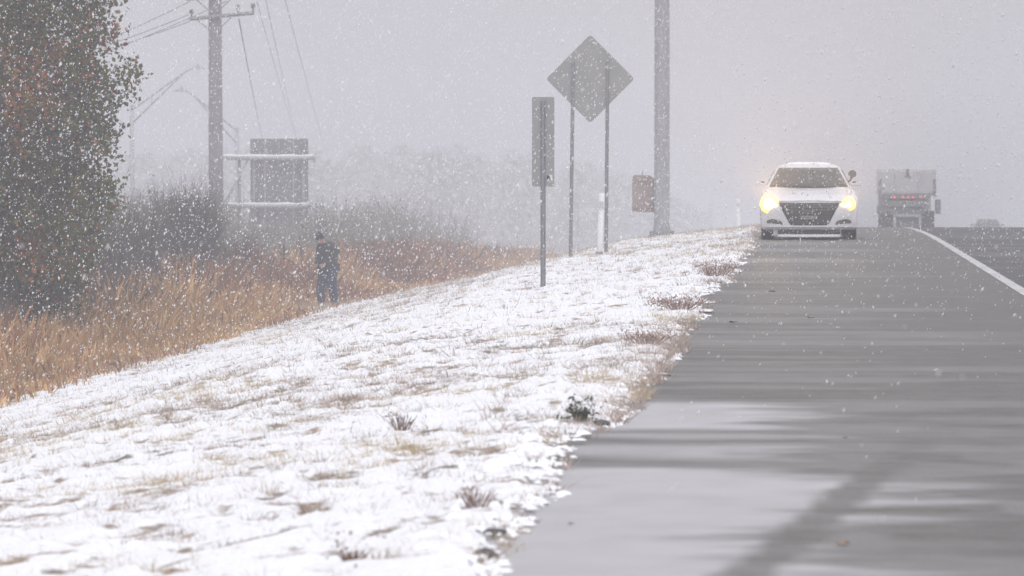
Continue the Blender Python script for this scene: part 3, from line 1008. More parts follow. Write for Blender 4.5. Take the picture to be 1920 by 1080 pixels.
# ------------------------------------------------------------------ truck driving away
def make_truck():
    d = 182.0; s = F / d
    c = at(1701, 400, d)
    zr = float(prof(c.y))
    t = thing('dump_truck', 'hazy grey box-bodied truck with red tail lights, driving away over the crest', 'truck', (c.x, c.y, zr))
    def tz(py): return at(1701, py, d).z - zr
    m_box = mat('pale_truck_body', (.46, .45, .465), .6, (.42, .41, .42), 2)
    m_fr = mat('truck_chassis', (.17, .17, .175), .7)
    top, bot = tz(317), tz(366)
    hw_ = 1.26
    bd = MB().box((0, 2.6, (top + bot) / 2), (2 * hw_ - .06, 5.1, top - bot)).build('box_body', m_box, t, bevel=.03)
    MB().box((0, .03, (top + bot) / 2), (2 * hw_ - .30, .06, top - bot - .16)).build('tailgate', m_box, bd, bevel=.015)
    for sg in (-1, 1):
        MB().box((sg * (hw_ - .10), .0, (top + bot) / 2 - .25), (.12, .12, top - bot - .35)).build('corner_post', m_fr, bd, bevel=.01)
    for x in (-.5, .5):
        MB().box((x, -.02, (top + bot) / 2), (.07, .05, top - bot - .2)).build('tailgate_rib', m_box, bd, bevel=.008)
    # dark emblem near the top of the tailgate
    ez = tz(327); em = MB()
    em.prism([(-.10, ez - .16), (.0, ez - .10), (.14, ez - .18), (.10, ez + .02), (.05, ez + .06), (.06, ez + .22), (-.02, ez + .24), (-.06, ez + .05), (-.12, ez - .02)], -.022, -.004)
    em.build('emblem', mat('faded_emblem', (.08, .08, .09), .7), bd)
    MB().box((0, .02, tz(370)), (2.0, .10, .13)).build('light_bar', m_fr, t, bevel=.01)
    for px, on in ((1677, 1), (1693, 1), (1703, .8), (1712, 1), (1729, .35)):
        MB().lathe([(0, -.03), (.04, -.02), (.055, 0), (.055, .02), (0, .02)], 'y', ((px - 1701) / s, -.04, tz(370)), 12).build(
            'tail_light', mat('lit_red_lamp_%d' % int(on * 100), (.5, .04, .05), .3, emit=(1, .09, .14), estr=0.9 * on), t, True)
    ch = MB()
    ch.box((0, 2.6, (tz(376) + tz(388)) / 2), (1.7, 5.4, tz(376) - tz(388)))
    ch.box((0, .3, tz(394)), (1.5, .5, .35))
    ch.build('chassis', m_fr, t, bevel=.02)
    # pale underrun frame
    uf = MB()
    z1, z0 = tz(404), tz(430)
    uf.box((0, -.1, z1), (1.2, .12, .10)); uf.box((-.55, -.1, (z1 + z0) / 2), (.10, .12, z1 - z0)); uf.box((.55, -.1, (z1 + z0) / 2), (.10, .12, z1 - z0))
    uf.build('underrun_frame', mat('pale_steel', (.42, .42, .43), .6), t, bevel=.012)
    MB().box((0, .25, (z1 + z0) / 2), (.95, .3, z1 - z0 - .1)).build('spreader', m_fr, t, bevel=.02)
    R_ = .52
    for y in (.9, 2.2):
        for sg in (-1, 1):
            for off in (.98, .66):
                w_ = MB().lathe([(.28, -.13), (.45, -.14), (R_, -.11), (R_, .11), (.45, .14), (.28, .13)], 'x', (sg * off, y, R_), 22).build('tyre', M_DARK, t, True)
            MB().lathe([(0, .05 * sg), (.15, .05 * sg), (.28, .1 * sg), (.28, -.1 * sg)], 'x', (sg * .98, y, R_), 16).build('rim', M_RIM, w_)
    for sg in (-1, 1):
        MB().box((sg * .86, .25, tz(412)), (.6, .025, .75)).build('mud_flap', M_DARK, t)
    # side boxes that stick out past the body
    for sg, pa, pb, za, zb in ((-1, 1645, 1662, 385, 401), (1, 1754, 1764, 374, 401)):
        xa, xb = (pa - 1701) / s, (pb - 1701) / s
        MB().box(((xa + xb) / 2, .6, (tz(za) + tz(zb)) / 2), (abs(xb - xa), .9, tz(za) - tz(zb))).build('side_box', m_fr, t, bevel=.03)
    # cab in front
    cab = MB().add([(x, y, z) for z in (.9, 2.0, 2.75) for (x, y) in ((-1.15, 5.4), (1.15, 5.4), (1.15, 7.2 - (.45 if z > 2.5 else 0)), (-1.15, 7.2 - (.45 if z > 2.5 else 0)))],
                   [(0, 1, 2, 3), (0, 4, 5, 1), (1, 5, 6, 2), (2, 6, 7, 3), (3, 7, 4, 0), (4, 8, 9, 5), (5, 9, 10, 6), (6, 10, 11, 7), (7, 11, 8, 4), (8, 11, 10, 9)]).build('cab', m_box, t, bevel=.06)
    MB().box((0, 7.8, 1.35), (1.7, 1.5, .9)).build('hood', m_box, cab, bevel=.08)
    for sg in (-1, 1):
        w_ = MB().lathe([(.28, -.13), (.45, -.14), (R_, -.11), (R_, .11), (.45, .14), (.28, .13)], 'x', (sg * .98, 7.6, R_), 22).build('tyre', M_DARK, t, True)
        MB().lathe([(0, .05 * sg), (.15, .05 * sg), (.28, .1 * sg), (.28, -.1 * sg)], 'x', (sg * .98, 7.6, R_), 16).build('rim', M_RIM, w_)


make_truck()


# ================================================================== person
def skin_obj(name, verts, edges, radii, root, m, parent=None, sub=2):
    me = bpy.data.meshes.new(name)
    me.from_pydata([tuple(v) for v in verts], edges, [])
    o = bpy.data.objects.new(name, me)
    COL.objects.link(o)
    o.modifiers.new('skin', 'SKIN').use_smooth_shade = True
    for i, r_ in enumerate(radii):
        sv = me.skin_vertices[0].data[i]
        sv.radius = r_ if isinstance(r_, tuple) else (r_, r_)
        sv.use_root = (i == root)
    sm = o.modifiers.new('sub', 'SUBSURF'); sm.levels = sub; sm.render_levels = sub
    dg = bpy.context.evaluated_depsgraph_get()
    nm = bpy.data.meshes.new_from_object(o.evaluated_get(dg))
    o.modifiers.clear()
    o.data = nm
    nm.name = name
    nm.materials.clear(); nm.materials.append(m)
    nm.polygons.foreach_set('use_smooth', [True] * len(nm.polygons))
    if parent is not None:
        o.parent = parent
    return o


def make_person():
    # local frame: faces +f (local -x), standing, stooped, looking down at the hands
    b = on_ground(614, 580, 95.0)
    m_skin = mat('skin', (.42, .25, .19), .6)
    m_jkt = mat('dark_olive_jacket', (.012, .013, .013), .9, (.022, .023, .022), 9, .3)
    m_trs = mat('navy_trousers', (.018, .026, .060), .9, (.012, .018, .04), 8, .3)
    m_cap = mat('black_knit_cap', (.018, .018, .026), .9, bump=.3)
    m_boot = mat('dark_boots', (.025, .024, .026), .7)
    V = {}
    def P(k, f, l, z): V[k] = Vector((-f, l, z))      # f forward, l to the person's right(+y away)
    P('pel', -.02, 0, .93); P('sp1', -.04, 0, 1.08); P('sp2', -.02, 0, 1.24); P('chest', .03, 0, 1.36); P('neck', .10, 0, 1.455); P('nk2', .15, 0, 1.50)
    P('head', .20, 0, 1.57); P('crown', .215, 0, 1.64); P('nose', .31, 0, 1.545); P('chin', .25, 0, 1.475)
    for sg, n_ in ((-1, 'L'), (1, 'R')):
        P('hip' + n_, -.02, sg * .10, .88); P('kne' + n_, .03 + .05 * sg, sg * .135, .49); P('ank' + n_, -.03 + .07 * sg, sg * .155, .10); P('toe' + n_, .13 + .07 * sg, sg * .18, .05)
        P('sho' + n_, .03, sg * .19, 1.37); P('elb' + n_, -.02 + .03, sg * .255, 1.10); P('wri' + n_, .17, sg * .17, .99); P('hnd' + n_, .20, sg * .12, .965)
    keys = list(V)
    E = [('pel', 'sp1'), ('sp1', 'sp2'), ('sp2', 'chest'), ('chest', 'neck'), ('neck', 'nk2'), ('nk2', 'head'), ('head', 'crown'), ('head', 'nose'), ('nk2', 'chin')]
    for n_ in 'LR':
        E += [('pel', 'hip' + n_), ('hip' + n_, 'kne' + n_), ('kne' + n_, 'ank' + n_), ('ank' + n_, 'toe' + n_), ('chest', 'sho' + n_), ('sho' + n_, 'elb' + n_), ('elb' + n_, 'wri' + n_), ('wri' + n_, 'hnd' + n_)]
    R_ = {'pel': .14, 'sp1': .13, 'sp2': .14, 'chest': .145, 'neck': .06, 'nk2': .058, 'head': .098, 'crown': .075, 'nose': .018, 'chin': .035}
    for n_ in 'LR':
        R_.update({'hip' + n_: .095, 'kne' + n_: .062, 'ank' + n_: .042, 'toe' + n_: .04, 'sho' + n_: .065, 'elb' + n_: .045, 'wri' + n_: .03, 'hnd' + n_: .036})
        # fingers and thumb
        sg = -1 if n_ == 'L' else 1
        base = V['hnd' + n_]
        for i, (ln, off) in enumerate(((.075, -.027), (.085, -.009), (.08, .009), (.062, .027))):
            k1, k2, k3 = ['fg%s%d%d' % (n_, i, q) for q in range(3)]
            V[k1] = base + Vector((-.04, -sg * .008, -off)); V[k2] = base + Vector((-.04 - ln * .5, -sg * .02, -off)); V[k3] = base + Vector((-.04 - ln * .8, -sg * .05, -off - .004))
            E += [('hnd' + n_, k1), (k1, k2), (k2, k3)]
            for k in (k1, k2, k3): R_[k] = .0095
        V['th1' + n_] = base + Vector((-.005, -sg * .03, .03)); V['th2' + n_] = base + Vector((-.04, -sg * .045, .045))
        E += [('hnd' + n_, 'th1' + n_), ('th1' + n_, 'th2' + n_)]
        R_['th1' + n_] = .012; R_['th2' + n_] = .01
    keys = list(V)
    idx = {k: i for i, k in enumerate(keys)}
    body = skin_obj('person', [V[k] for k in keys], [(idx[a], idx[c]) for a, c in E], [R_[k] for k in keys], idx['pel'], m_skin)
    body.location = (b.x, b.y, b.z - .0)
    body.rotation_euler = (0, 0, math.radians(48))
    tag(body, 'person in dark jacket, black cap and navy trousers, head bowed, at the grass edge', 'person')

    def cloth(name, ks, es, rad, root, m):
        ix = {k: i for i, k in enumerate(ks)}
        return skin_obj(name, [V[k] for k in ks], [(ix[a], ix[c]) for a, c in es], [rad[k] for k in ks], ix[root], m, body)
    P('hem', -.015, 0, .86)
    jk = ['hem', 'pel', 'sp1', 'sp2', 'chest', 'neck'] + [k + n_ for n_ in 'LR' for k in ('sho', 'elb', 'wri', 'hnd')]
    je = [('hem', 'pel'), ('pel', 'sp1'), ('sp1', 'sp2'), ('sp2', 'chest'), ('chest', 'neck')] + [e_ for n_ in 'LR' for e_ in (('chest', 'sho' + n_), ('sho' + n_, 'elb' + n_), ('elb' + n_, 'wri' + n_), ('wri' + n_, 'hnd' + n_))]
    jr = {'hem': (.215, .235), 'pel': (.21, .23), 'sp1': (.20, .22), 'sp2': (.205, .225), 'chest': (.195, .21), 'neck': .115}
    for n_ in 'LR':
        jr.update({'sho' + n_: .115, 'elb' + n_: .095, 'wri' + n_: .066, 'hnd' + n_: .05})
    cloth('jacket', jk, je, jr, 'sp1', m_jkt)
    tk = ['pel'] + [k + n_ for n_ in 'LR' for k in ('hip', 'kne', 'ank')]
    te = [e_ for n_ in 'LR' for e_ in (('pel', 'hip' + n_), ('hip' + n_, 'kne' + n_), ('kne' + n_, 'ank' + n_))]
    tr = {'pel': .165}
    for n_ in 'LR':
        tr.update({'hip' + n_: .15, 'kne' + n_: .108, 'ank' + n_: .09})
    cloth('trousers', tk, te, tr, 'pel', m_trs)
    for n_ in 'LR':
        a_, t_ = V['ank' + n_], V['toe' + n_]
        heel = a_ + Vector((.05, 0, -.05))
        skin_obj('boot', [a_ + Vector((0, 0, .06)), a_ + Vector((0, 0, -.03)), heel, t_.lerp(a_, .4) + Vector((0, 0, -.02)), t_], [(0, 1), (1, 2), (1, 3), (3, 4)], [.062, .06, .045, .055, .046], 1, m_boot, body)
    # knit cap
    hc = V['head'].lerp(V['crown'], .45)
    cp = MB()
    axis = (V['crown'] - V['nk2']).normalized()
    cp.lathe([(.112, -.01), (.119, .0), (.119, .035), (.112, .04), (.105, .075), (.08, .108), (.04, .122), (0, .126)], 'z', (0, 0, 0), 18)
    c_ = cp.build('cap', m_cap, body, True)
    c_.location = V['head'] + Vector((.0, 0, .015)); c_.rotation_euler = (0, math.radians(-20), 0)
    MB().lathe([(0, -.022), (.016, -.016), (.022, 0), (.016, .016), (0, .022)], 'z', (0, 0, .135), 10).build('pompom', m_cap, c_, True)
    cl = MB().lathe([(.085, 0), (.098, .02), (.092, .085), (.078, .09)], 'z', (0, 0, 0), 16).build('collar', m_jkt, body, True)
    cl.location = V['neck'] + Vector((.005, 0, -.045)); cl.rotation_euler = (0, math.radians(-28), 0)
    for sg in (-1, 1):
        MB().lathe([(0, -.008), (.008, 0), (0, .008)], 'z', tuple(V['head'] + Vector((-.088, sg * .036, .01))), 8).build('eye', M_BLACK, body, True)
    MB().tube([V['chin'] + Vector((-.028, -.02, .035)), V['chin'] + Vector((-.036, 0, .036)), V['chin'] + Vector((-.028, .02, .035))], .005, 5).build('mouth', mat('lips', (.25, .1, .09), .5), body)
    for sg in (-1, 1):
        MB().lathe([(0, -.03), (.014, -.02), (.018, .005), (.012, .028), (0, .032)], 'z', tuple(V['head'] + Vector((.015, sg * .1, -.01))), 8).build('ear', m_skin, body, True)


make_person()


# ================================================================== vegetation in numpy
def strips(base, vec, side, widths, ts, bend):
    """tapered blades: base (N,3), vec (N,3) growth, side (N,3) unit half-width direction, widths (N,k), ts k params, bend (N,3) quadratic droop.
    last ring is a single tip vertex"""
    N = len(base); k = len(ts)
    out = []
    for i, t_ in enumerate(ts):
        c = base + vec * t_ + bend * (t_ * t_)
        if i < k - 1:
            out.append(c - side * widths[:, i:i + 1]); out.append(c + side * widths[:, i:i + 1])
        else:
            out.append(c)
    nv = 2 * (k - 1) + 1
    V = np.stack(out, 1).reshape(-1, 3)
    tri = []
    for i in range(k - 2):
        a = 2 * i
        tri += [(a, a + 1, a + 3), (a, a + 3, a + 2)]
    a = 2 * (k - 2)
    tri.append((a, a + 1, a + 2))
    T = (np.arange(N)[:, None, None] * nv + np.array(tri)[None]).reshape(-1, 3)
    return V, T, nv


def cols(arr, nv, jitter=.15):
    c = arr * (1 + (RNG.random((len(arr), 1)) - .5) * 2 * jitter)
    c = np.concatenate([np.clip(c, 0, 1), np.ones((len(arr), 1))], 1)
    return np.repeat(c, nv, 0)


def pick(pal, wts, n):
    pal = np.array(pal); return pal[RNG.choice(len(pal), n, p=np.array(wts) / sum(wts))]


M_VEG = mat('dead_grass_blades', (.4, .3, .2), .9, attr='Col', spec=.1, trans=.25)
M_LEAF = mat('autumn_leaves', (.1, .1, .05), .6, attr='Col', spec=.3, trans=.2)
M_TWIG = mat('bare_twigs', (.1, .1, .1), .9, attr='Col', spec=.1)


def sidevec(n):
    a = RNG.normal(0, .5, n)          # blades mostly face along the road but vary
    return np.stack([np.cos(a), np.sin(a), np.zeros(n)], 1)


# ---- short grass standing through the snow of the embankment
def embankment_grass():
    def cover(X, Y, u):
        bn = fbm(X * .55, Y * .40, 41, 3) * .55 + fbm(X * 3.0, Y * 2.2, 47, 3) * .45
        sp = fbm(X * 6.5, Y * 4.5, 53, 2)
        big = fbm(X * .30, Y * .16, 207, 2)
        pr = .16 + .34 * sstep(.53, .66, bn) + .60 * sstep(.54, .68, sp) * (.45 + .55 * sstep(.3, .6, big)) + .25 * sstep(.45, .65, big) * sstep(.45, .6, bn + .06)
        return pr * (.7 + .3 * sstep(.05, .4, u)) + (.16 + .35 * sstep(24, 34, Y)) * (1 - sstep(.05, .4, u)) * sstep(.4, .6, fbm(Y * 1.1, Y * 0, 911, 2)) + .7 * sstep(8.2, 10.2, u)
    Vs, Ts, Cs = [], [], []
    off = 0
    for (y0, y1, n0, per, ts) in ((12, 40, 175000, 9, [0, 1]), (40, 124, 125000, 6, [0, 1])):
        Y = y0 + (y1 - y0) * RNG.random(n0)
        u = RNG.random(n0) * 11.0 - .13
        X = EDGE - u
        ok = (X > -.205 * Y - 1.2) & (u + edge_off(Y) > -.02) & (RNG.random(n0) < cover(X, Y, u) * np.interp(Y, [15, 30, 60], [.42, .5, .62]))
        X, Y, u = X[ok], Y[ok], u[ok]
        m_ = len(X)
        th = .028 + .055 * RNG.random(m_) ** 2.2 + .035 * RNG.random(m_) ** 8
        th *= (.7 + .6 * fbm(X * .5, Y * .3, 211)) * (1 + 1.1 * sstep(8.3, 10.4, u)) * np.interp(Y, [14, 24, 40, 80], [.95, 1.05, 1.2, 1.5])
        hue = fbm(X * .8, Y * .5, 219, 2) + RNG.normal(0, .06, m_)
        c = pick([(.46, .37, .29), (.38, .28, .23), (.31, .22, .185), (.22, .215, .17), (.15, .13, .115), (.54, .45, .35)], [5, 5, 4, 3, 2, 2], m_)
        c = np.where((hue > .60)[:, None], pick([(.50, .40, .25), (.44, .35, .22)], [1, 1], m_), c)
        frost = (1 - sstep(.05, .45, u))[:, None]
        c = c * (1 - .35 * frost) + np.array([.60, .52, .49]) * .35 * frost
        rep_ = lambda q: np.repeat(q, per, 0)
        X, Y, u, th, c = rep_(X), rep_(Y), rep_(u), rep_(th), rep_(c)
        n = len(X)
        ox, oy = RNG.normal(0, .022, n), RNG.normal(0, .022, n)
        X = X + ox; Y = Y + oy
        Z = ground_z(X, Y) + (fbm(X * 1.1, Y * .9, 21) - .5) * .09 * sstep(.12, .6, u) + .004
        h = th * (.5 + .8 * RNG.random(n))
        lean = np.stack([ox * 9 + RNG.normal(0, .35, n), oy * 9 + RNG.normal(0, .35, n)], 1) * h[:, None]
        vec = np.stack([lean[:, 0], lean[:, 1], h], 1)
        bend = np.stack([lean[:, 0] * .4, lean[:, 1] * .4, -.15 * h], 1)
        w0 = (.0011 + .0010 * RNG.random(n)) * (1 + Y / 36)
        W = np.stack([w0, w0 * .75, w0 * 0], 1)[:, :len(ts)]
        V, T, nv = strips(np.stack([X, Y, Z], 1), vec, sidevec(n), W, ts, bend)
        Vs.append(V); Ts.append(T + off); Cs.append(cols(c, nv)); off += len(V)
    o = fast_mesh('embankment_grass', np.concatenate(Vs), np.concatenate(Ts), M_VEG, {'Col': ('FLOAT_COLOR', np.concatenate(Cs))})
    tag(o, 'sparse dead grass blades poking through the snow on the embankment', 'grass', kind='stuff')


embankment_grass()


# ---- snow clods and tufts capped with snow (surface crumbs)
def snow_clods():
    n = 15000
    Y = 12 + 85 * RNG.random(n) ** 1.2
    rim = RNG.random(n) < .75
    u = np.where(rim, .0 - edge_off(Y) + .34 * RNG.random(n) ** 1.2, .05 + RNG.random(n) * 9.6)
    X = EDGE - u
    ok = (X > -.205 * Y - 1.2) & ((rim & (RNG.random(n) < .15 + sstep(.4, .65, fbm(Y * 2.6, X * 2, 307, 2)))) | (~rim & (RNG.random(n) < .2 + .8 * sstep(.45, .62, fbm(X * 1.4, Y * 1.0, 301, 2)))))
    X, Y, u = X[ok], Y[ok], u[ok]
    n = len(X)
    Z = ground_z(X, Y) + (fbm(X * 1.1, Y * .9, 21) - .5) * .09 * sstep(.12, .6, u) + .024 * sstep(-.02, .12, u)
    base = np.array([(1, 0, 0), (.31, .95, 0), (-.81, .59, 0), (-.81, -.59, 0), (.31, -.95, 0), (.45, .3, .8), (-.5, .2, .75), (0, -.55, .8)])
    tri = np.array([(0, 1, 5), (1, 2, 6), (1, 6, 5), (2, 3, 6), (3, 4, 7), (3, 7, 6), (4, 0, 5), (4, 5, 7), (5, 6, 7)])
    r_ = np.where(u < .3, .006 + .020 * RNG.random(n) ** 2, .012 + .032 * RNG.random(n) ** 2)
    sc = np.stack([r_ * (.8 + 1.2 * RNG.random(n)), r_ * (.8 + .8 * RNG.random(n)), r_ * (.4 + .6 * RNG.random(n))], 1)
    a = RNG.random(n) * 6.28
    Vb = base[None] * sc[:, None, :] * (1 + (RNG.random((n, 8, 1)) - .5) * .5)
    x = Vb[..., 0] * np.cos(a)[:, None] - Vb[..., 1] * np.sin(a)[:, None]
    y = Vb[..., 0] * np.sin(a)[:, None] + Vb[..., 1] * np.cos(a)[:, None]
    V = np.stack([x + X[:, None], y + Y[:, None], Vb[..., 2] + Z[:, None]], 2).reshape(-1, 3)
    T = (np.arange(n)[:, None, None] * 8 + tri[None]).reshape(-1, 3)
    o = fast_mesh('snow_clods', V, T, M_SNOW, smooth=True)
    tag(o, 'small crumbs and tufts of snow lying over the embankment', 'snow', kind='stuff')


snow_clods()


# ---- tall dead grass beyond the toe of the slope
def tall_grass():
    n0 = 138000
    Y = 40 + 165 * RNG.random(n0) ** 1.35
    u = 8.4 + 8.1 * RNG.random(n0) ** 1.25
    X = EDGE - u
    edge = 9.75 + (fbm(X * 0 + 3, Y * .22, 401, 3) - .5) * 2.2 + (vnoise(Y * .9, X * 0, 403) - .5) * .9
    ok = (X > -.21 * Y - 2.5) & ((u > edge) | (RNG.random(n0) < .42 * sstep(8.3, 9.6, u)))
    cl = fbm(X * 1.5, Y * .9, 407, 3)
    ok &= RNG.random(n0) < .25 + 1.2 * sstep(.35, .6, cl)
    pb = on_ground(614, 580, 95.0)
    ok &= ~((np.abs(X - pb.x + (pb.x / pb.y) * (pb.y - Y)) < .8) & (Y > pb.y - 7) & (Y < pb.y + .5))
    ok &= u < edge + np.interp(Y, [40, 80, 110, 205], [7, 5, 3.2, 3.2]) + (RNG.random(n0) - .5) * 1.5
    X, Y, u, cl, edge = X[ok], Y[ok], u[ok], cl[ok], edge[ok]
    n = len(X)
    Z = ground_z(X, Y) - .03
    grow = sstep(-.3, 2.2, u - edge)
    h = (.22 + (.35 + .75 * fbm(X * .5, Y * .25, 411, 2)) * grow + .25 * RNG.random(n) * grow) * (.75 + .5 * RNG.random(n))
    h = h * np.interp(Y, [40, 70, 110, 200], [1.0, 1.0, 1.15, 1.25])
    lean = RNG.normal(0, .16, (n, 2)) * h[:, None]
    vec = np.stack([lean[:, 0], lean[:, 1], h], 1)
    bend = np.stack([lean[:, 0] * .9, lean[:, 1] * .9, -.08 * h], 1)
    w0 = .0035 + .003 * RNG.random(n)
    head = np.where(RNG.random(n) < .4, 2.6, .8)
    W = np.stack([w0 * 1.2, w0, w0 * head, w0 * 0], 1) * (1 + Y[:, None] / 120)
    V, T, nv = strips(np.stack([X, Y, Z], 1), vec, sidevec(n), W, [0, .5, .8, 1], bend)
    hue = fbm(X * .35, Y * .14, 419, 2)
    ochre = pick([(.46, .28, .13), (.40, .23, .11), (.49, .33, .16)], [2, 2, 1], n)
    rust = pick([(.28, .13, .07), (.34, .17, .09), (.17, .085, .055), (.22, .135, .09)], [3, 3, 2, 2], n)
    f = sstep(.46, .66, hue + (u - edge < 1.1) * .13 + .10 * (Y < 66))[:, None]
    c = np.where(RNG.random((n, 1)) < f, ochre, rust)
    dull = pick([(.16, .13, .105), (.12, .10, .085)], [1, 1], n)
    c = np.where((RNG.random(n) < .55 * sstep(1.2, 3.5, u - edge))[:, None], dull, c)
    o = fast_mesh('tall_dead_grass', V, T, M_VEG, {'Col': ('FLOAT_COLOR', cols(c, nv, .38))})
    tag(o, 'band of tall rust and ochre dead grass below the snow slope', 'grass', kind='stuff')


tall_grass()


def twig_cloud(centers, h, rx, n_each, wid, pal, wts, upright=.35, frac_leaf=.4, leaf=.04):
    """bare shrubs: stems fanning from each base, side twigs, and small seed/leaf faces.  returns V,T,C"""
    C = np.repeat(centers, n_each, 0); N = len(C)
    H = np.repeat(h, n_each); RX = np.repeat(rx, n_each)
    ang = RNG.random(N) * 6.283; rad = np.sqrt(RNG.random(N)) * RX
    lvl = RNG.random(N) ** .8
    spread = .35 + .65 * lvl
    b = C + np.stack([np.cos(ang) * rad * spread, np.sin(ang) * rad * spread, H * lvl * .72 * (1 - .25 * (rad / RX) ** 2)], 1)
    ln = H * (.16 + .28 * RNG.random(N)) * np.where(lvl < .1, 2.2, 1)
    dirx = np.cos(ang) * upright + RNG.normal(0, .22, N); diry = np.sin(ang) * upright + RNG.normal(0, .22, N)
    vec = np.stack([dirx * ln, diry * ln, ln], 1)
    w0 = wid * (.6 + .8 * RNG.random(N)) * np.where(lvl < .1, 1.8, 1)
    V, T, nv = strips(b, vec, sidevec(N), np.stack([w0, w0 * .6, w0 * 0], 1), [0, .5, 1], vec * np.array([.2, .2, -.1]))
    cc = cols(pick(pal, wts, N), nv)
    k = int(N * frac_leaf)
    if k:
        ii = RNG.integers(0, N, k)
        p = b[ii] + vec[ii] * (RNG.random((k, 1)))
        p = p + RNG.normal(0, .04, (k, 3))
        V2, T2, C2 = leaf_faces(p, leaf, pick(pal, wts, k))
        T = np.concatenate([T, T2 + len(V)]); V = np.concatenate([V, V2]); cc = np.concatenate([cc, C2])
    return V, T, cc


def leaf_faces(p, size, c, aspect=.55):
    """folded diamond leaves in random directions, 2 triangles each"""
    n = len(p)
    sz = size * (.6 + .8 * RNG.random((n, 1)))
    a = RNG.normal(0, 1, (n, 3)); a /= np.linalg.norm(a, axis=1, keepdims=True)
    a[:, 2] -= .35
    a /= np.linalg.norm(a, axis=1, keepdims=True)
    q = RNG.normal(0, 1, (n, 3)); s_ = np.cross(a, q); s_ /= np.linalg.norm(s_, axis=1, keepdims=True)
    nn = np.cross(a, s_)
    mid = p + a * sz * .5
    V = np.stack([p, mid + s_ * sz * aspect * .5 + nn * sz * .1, p + a * sz, mid - s_ * sz * aspect * .5 + nn * sz * .1], 1).reshape(-1, 3)
    T = (np.arange(n)[:, None, None] * 4 + np.array([(0, 1, 2), (0, 2, 3)])[None]).reshape(-1, 3)
    return V, T, cols(c, 4, .25)


# ---- the big leafy tree at far left
def leafy_tree(base, trunk_h, zc0, zc1, rad_fn, cx, n_cl, per, size, label):
    t = thing('pear_tree', label, 'tree', base)
    # limbs
    mb = MB()
    mb.tube([(0, 0, -.3), (.02, 0, .6), (.0, .03, 1.6), (.05, 0, zc1 * .55), (.1, 0, zc1 * .9)], [.20, .15, .13, .08, .02], 10)
    ends = []
    for k in range(34):
        z0 = .9 + (zc1 * .75 - .9) * (k / 33.0)
        a = k * 2.399
        zt = z0 + .7 + .6 * random.random()
        r_ = rad_fn(zt) * (.75 + .2 * random.random())
        e = Vector((cx + r_ * math.cos(a), r_ * math.sin(a), zt))
        mb.tube([(cx * .2, 0, z0), (cx + (e.x - cx) * .45, e.y * .45, z0 + (zt - z0) * .65), e], [.055, .035, .01], 5)
        ends.append(e)
    mb.build('trunk', mat('dark_bark', (.07, .06, .055), .9, (.045, .04, .038), 12, .6), t, True)
    # clumps
    zz = zc0 + (zc1 - zc0) * RNG.random(n_cl)
    ang = RNG.random(n_cl) * 6.283
    R0 = np.array([rad_fn(z) for z in zz])
    rr_ = R0 * np.sqrt(.12 + .88 * RNG.random(n_cl)) * (1 + .16 * np.sin(ang * 5 + zz * 3.1) + .10 * np.sin(zz * 7 + ang * 2))
    cen = np.stack([cx + rr_ * np.cos(ang), rr_ * np.sin(ang), zz], 1)
    P_ = np.repeat(cen, per, 0) + RNG.normal(0, 1, (n_cl * per, 3)) * np.array([.12, .12, .16])
    # colour by clump: green, with red/orange patches on the left side
    hue = fbm(cen[:, 0] * 1.3 + 5, cen[:, 2] * 1.1, 501, 2) + .12 * (-(cen[:, 0] - cx) / 2)
    cg = pick([(.072, .080, .009), (.034, .039, .008), (.098, .100, .010), (.150, .108, .016)], [4, 3, 3, 1], n_cl)
    cr = pick([(.27, .075, .016), (.34, .13, .018), (.24, .035, .02), (.18, .095, .016)], [2, 2, 1, 2], n_cl)
    f = sstep(.46, .68, hue) * .8
    rr2 = RNG.random(n_cl * per) < np.repeat(.06 + .62 * f, per)
    Cc = np.where(rr2[:, None], np.repeat(cr, per, 0), np.repeat(cg, per, 0))
    V, T, cc = leaf_faces(P_, size, Cc, .75)
    o = fast_mesh('crown', V, T, M_LEAF, {'Col': ('FLOAT_COLOR', cc)}, parent=t)
    return t


tb = on_ground(-12, 690, 72.0)


def rad1(z):
    return float(np.interp(z, [.5, 1.2, 2.0, 3.0, 4.2, 5.4, 6.8, 8.2, 9.0], [1.0, 1.5, 1.75, 1.9, 1.95, 2.1, 1.95, 1.2, .3]))


leafy_tree(tb, 2, .75, 8.8, rad1, 0.0, 1900, 52, .082, 'large dense tree with dark green and rusty leaves at the left edge')


# ---- bare upright shrubs between the tree and the utility pole
def upright_shrub(px, d, h, rx, n, label, pal, wts, name='bare_shrub', leaf=.03, frac=.25, up=.16):
    b = on_ground(px, 560, d)
    t = thing(name, label, 'shrub', b, 0, None)
    ns = 12
    mb = MB()
    for k in range(ns):
        a = k * 2.4; r0 = rx * .3 * math.sqrt(k / ns); r1 = rx * math.sqrt((k + .5) / ns) * .8
        hh = h * (.7 + .3 * random.random())
        mb.tube([(r0 * math.cos(a), r0 * math.sin(a), -.1), ((r0 + r1) / 2 * math.cos(a), (r0 + r1) / 2 * math.sin(a), hh * .5), (r1 * math.cos(a), r1 * math.sin(a), hh)], [.022, .015, .004], 5)
    mb.build('stems', mat('shrub_bark', (.095, .08, .075), .9), t)
    V, T, cc = twig_cloud(np.array([[0, 0, .05]]), np.array([h]), np.array([rx]), n, .007, pal, wts, up, frac, leaf)
    fast_mesh('twigs', V, T, M_TWIG, {'Col': ('FLOAT_COLOR', cc)}, parent=t)


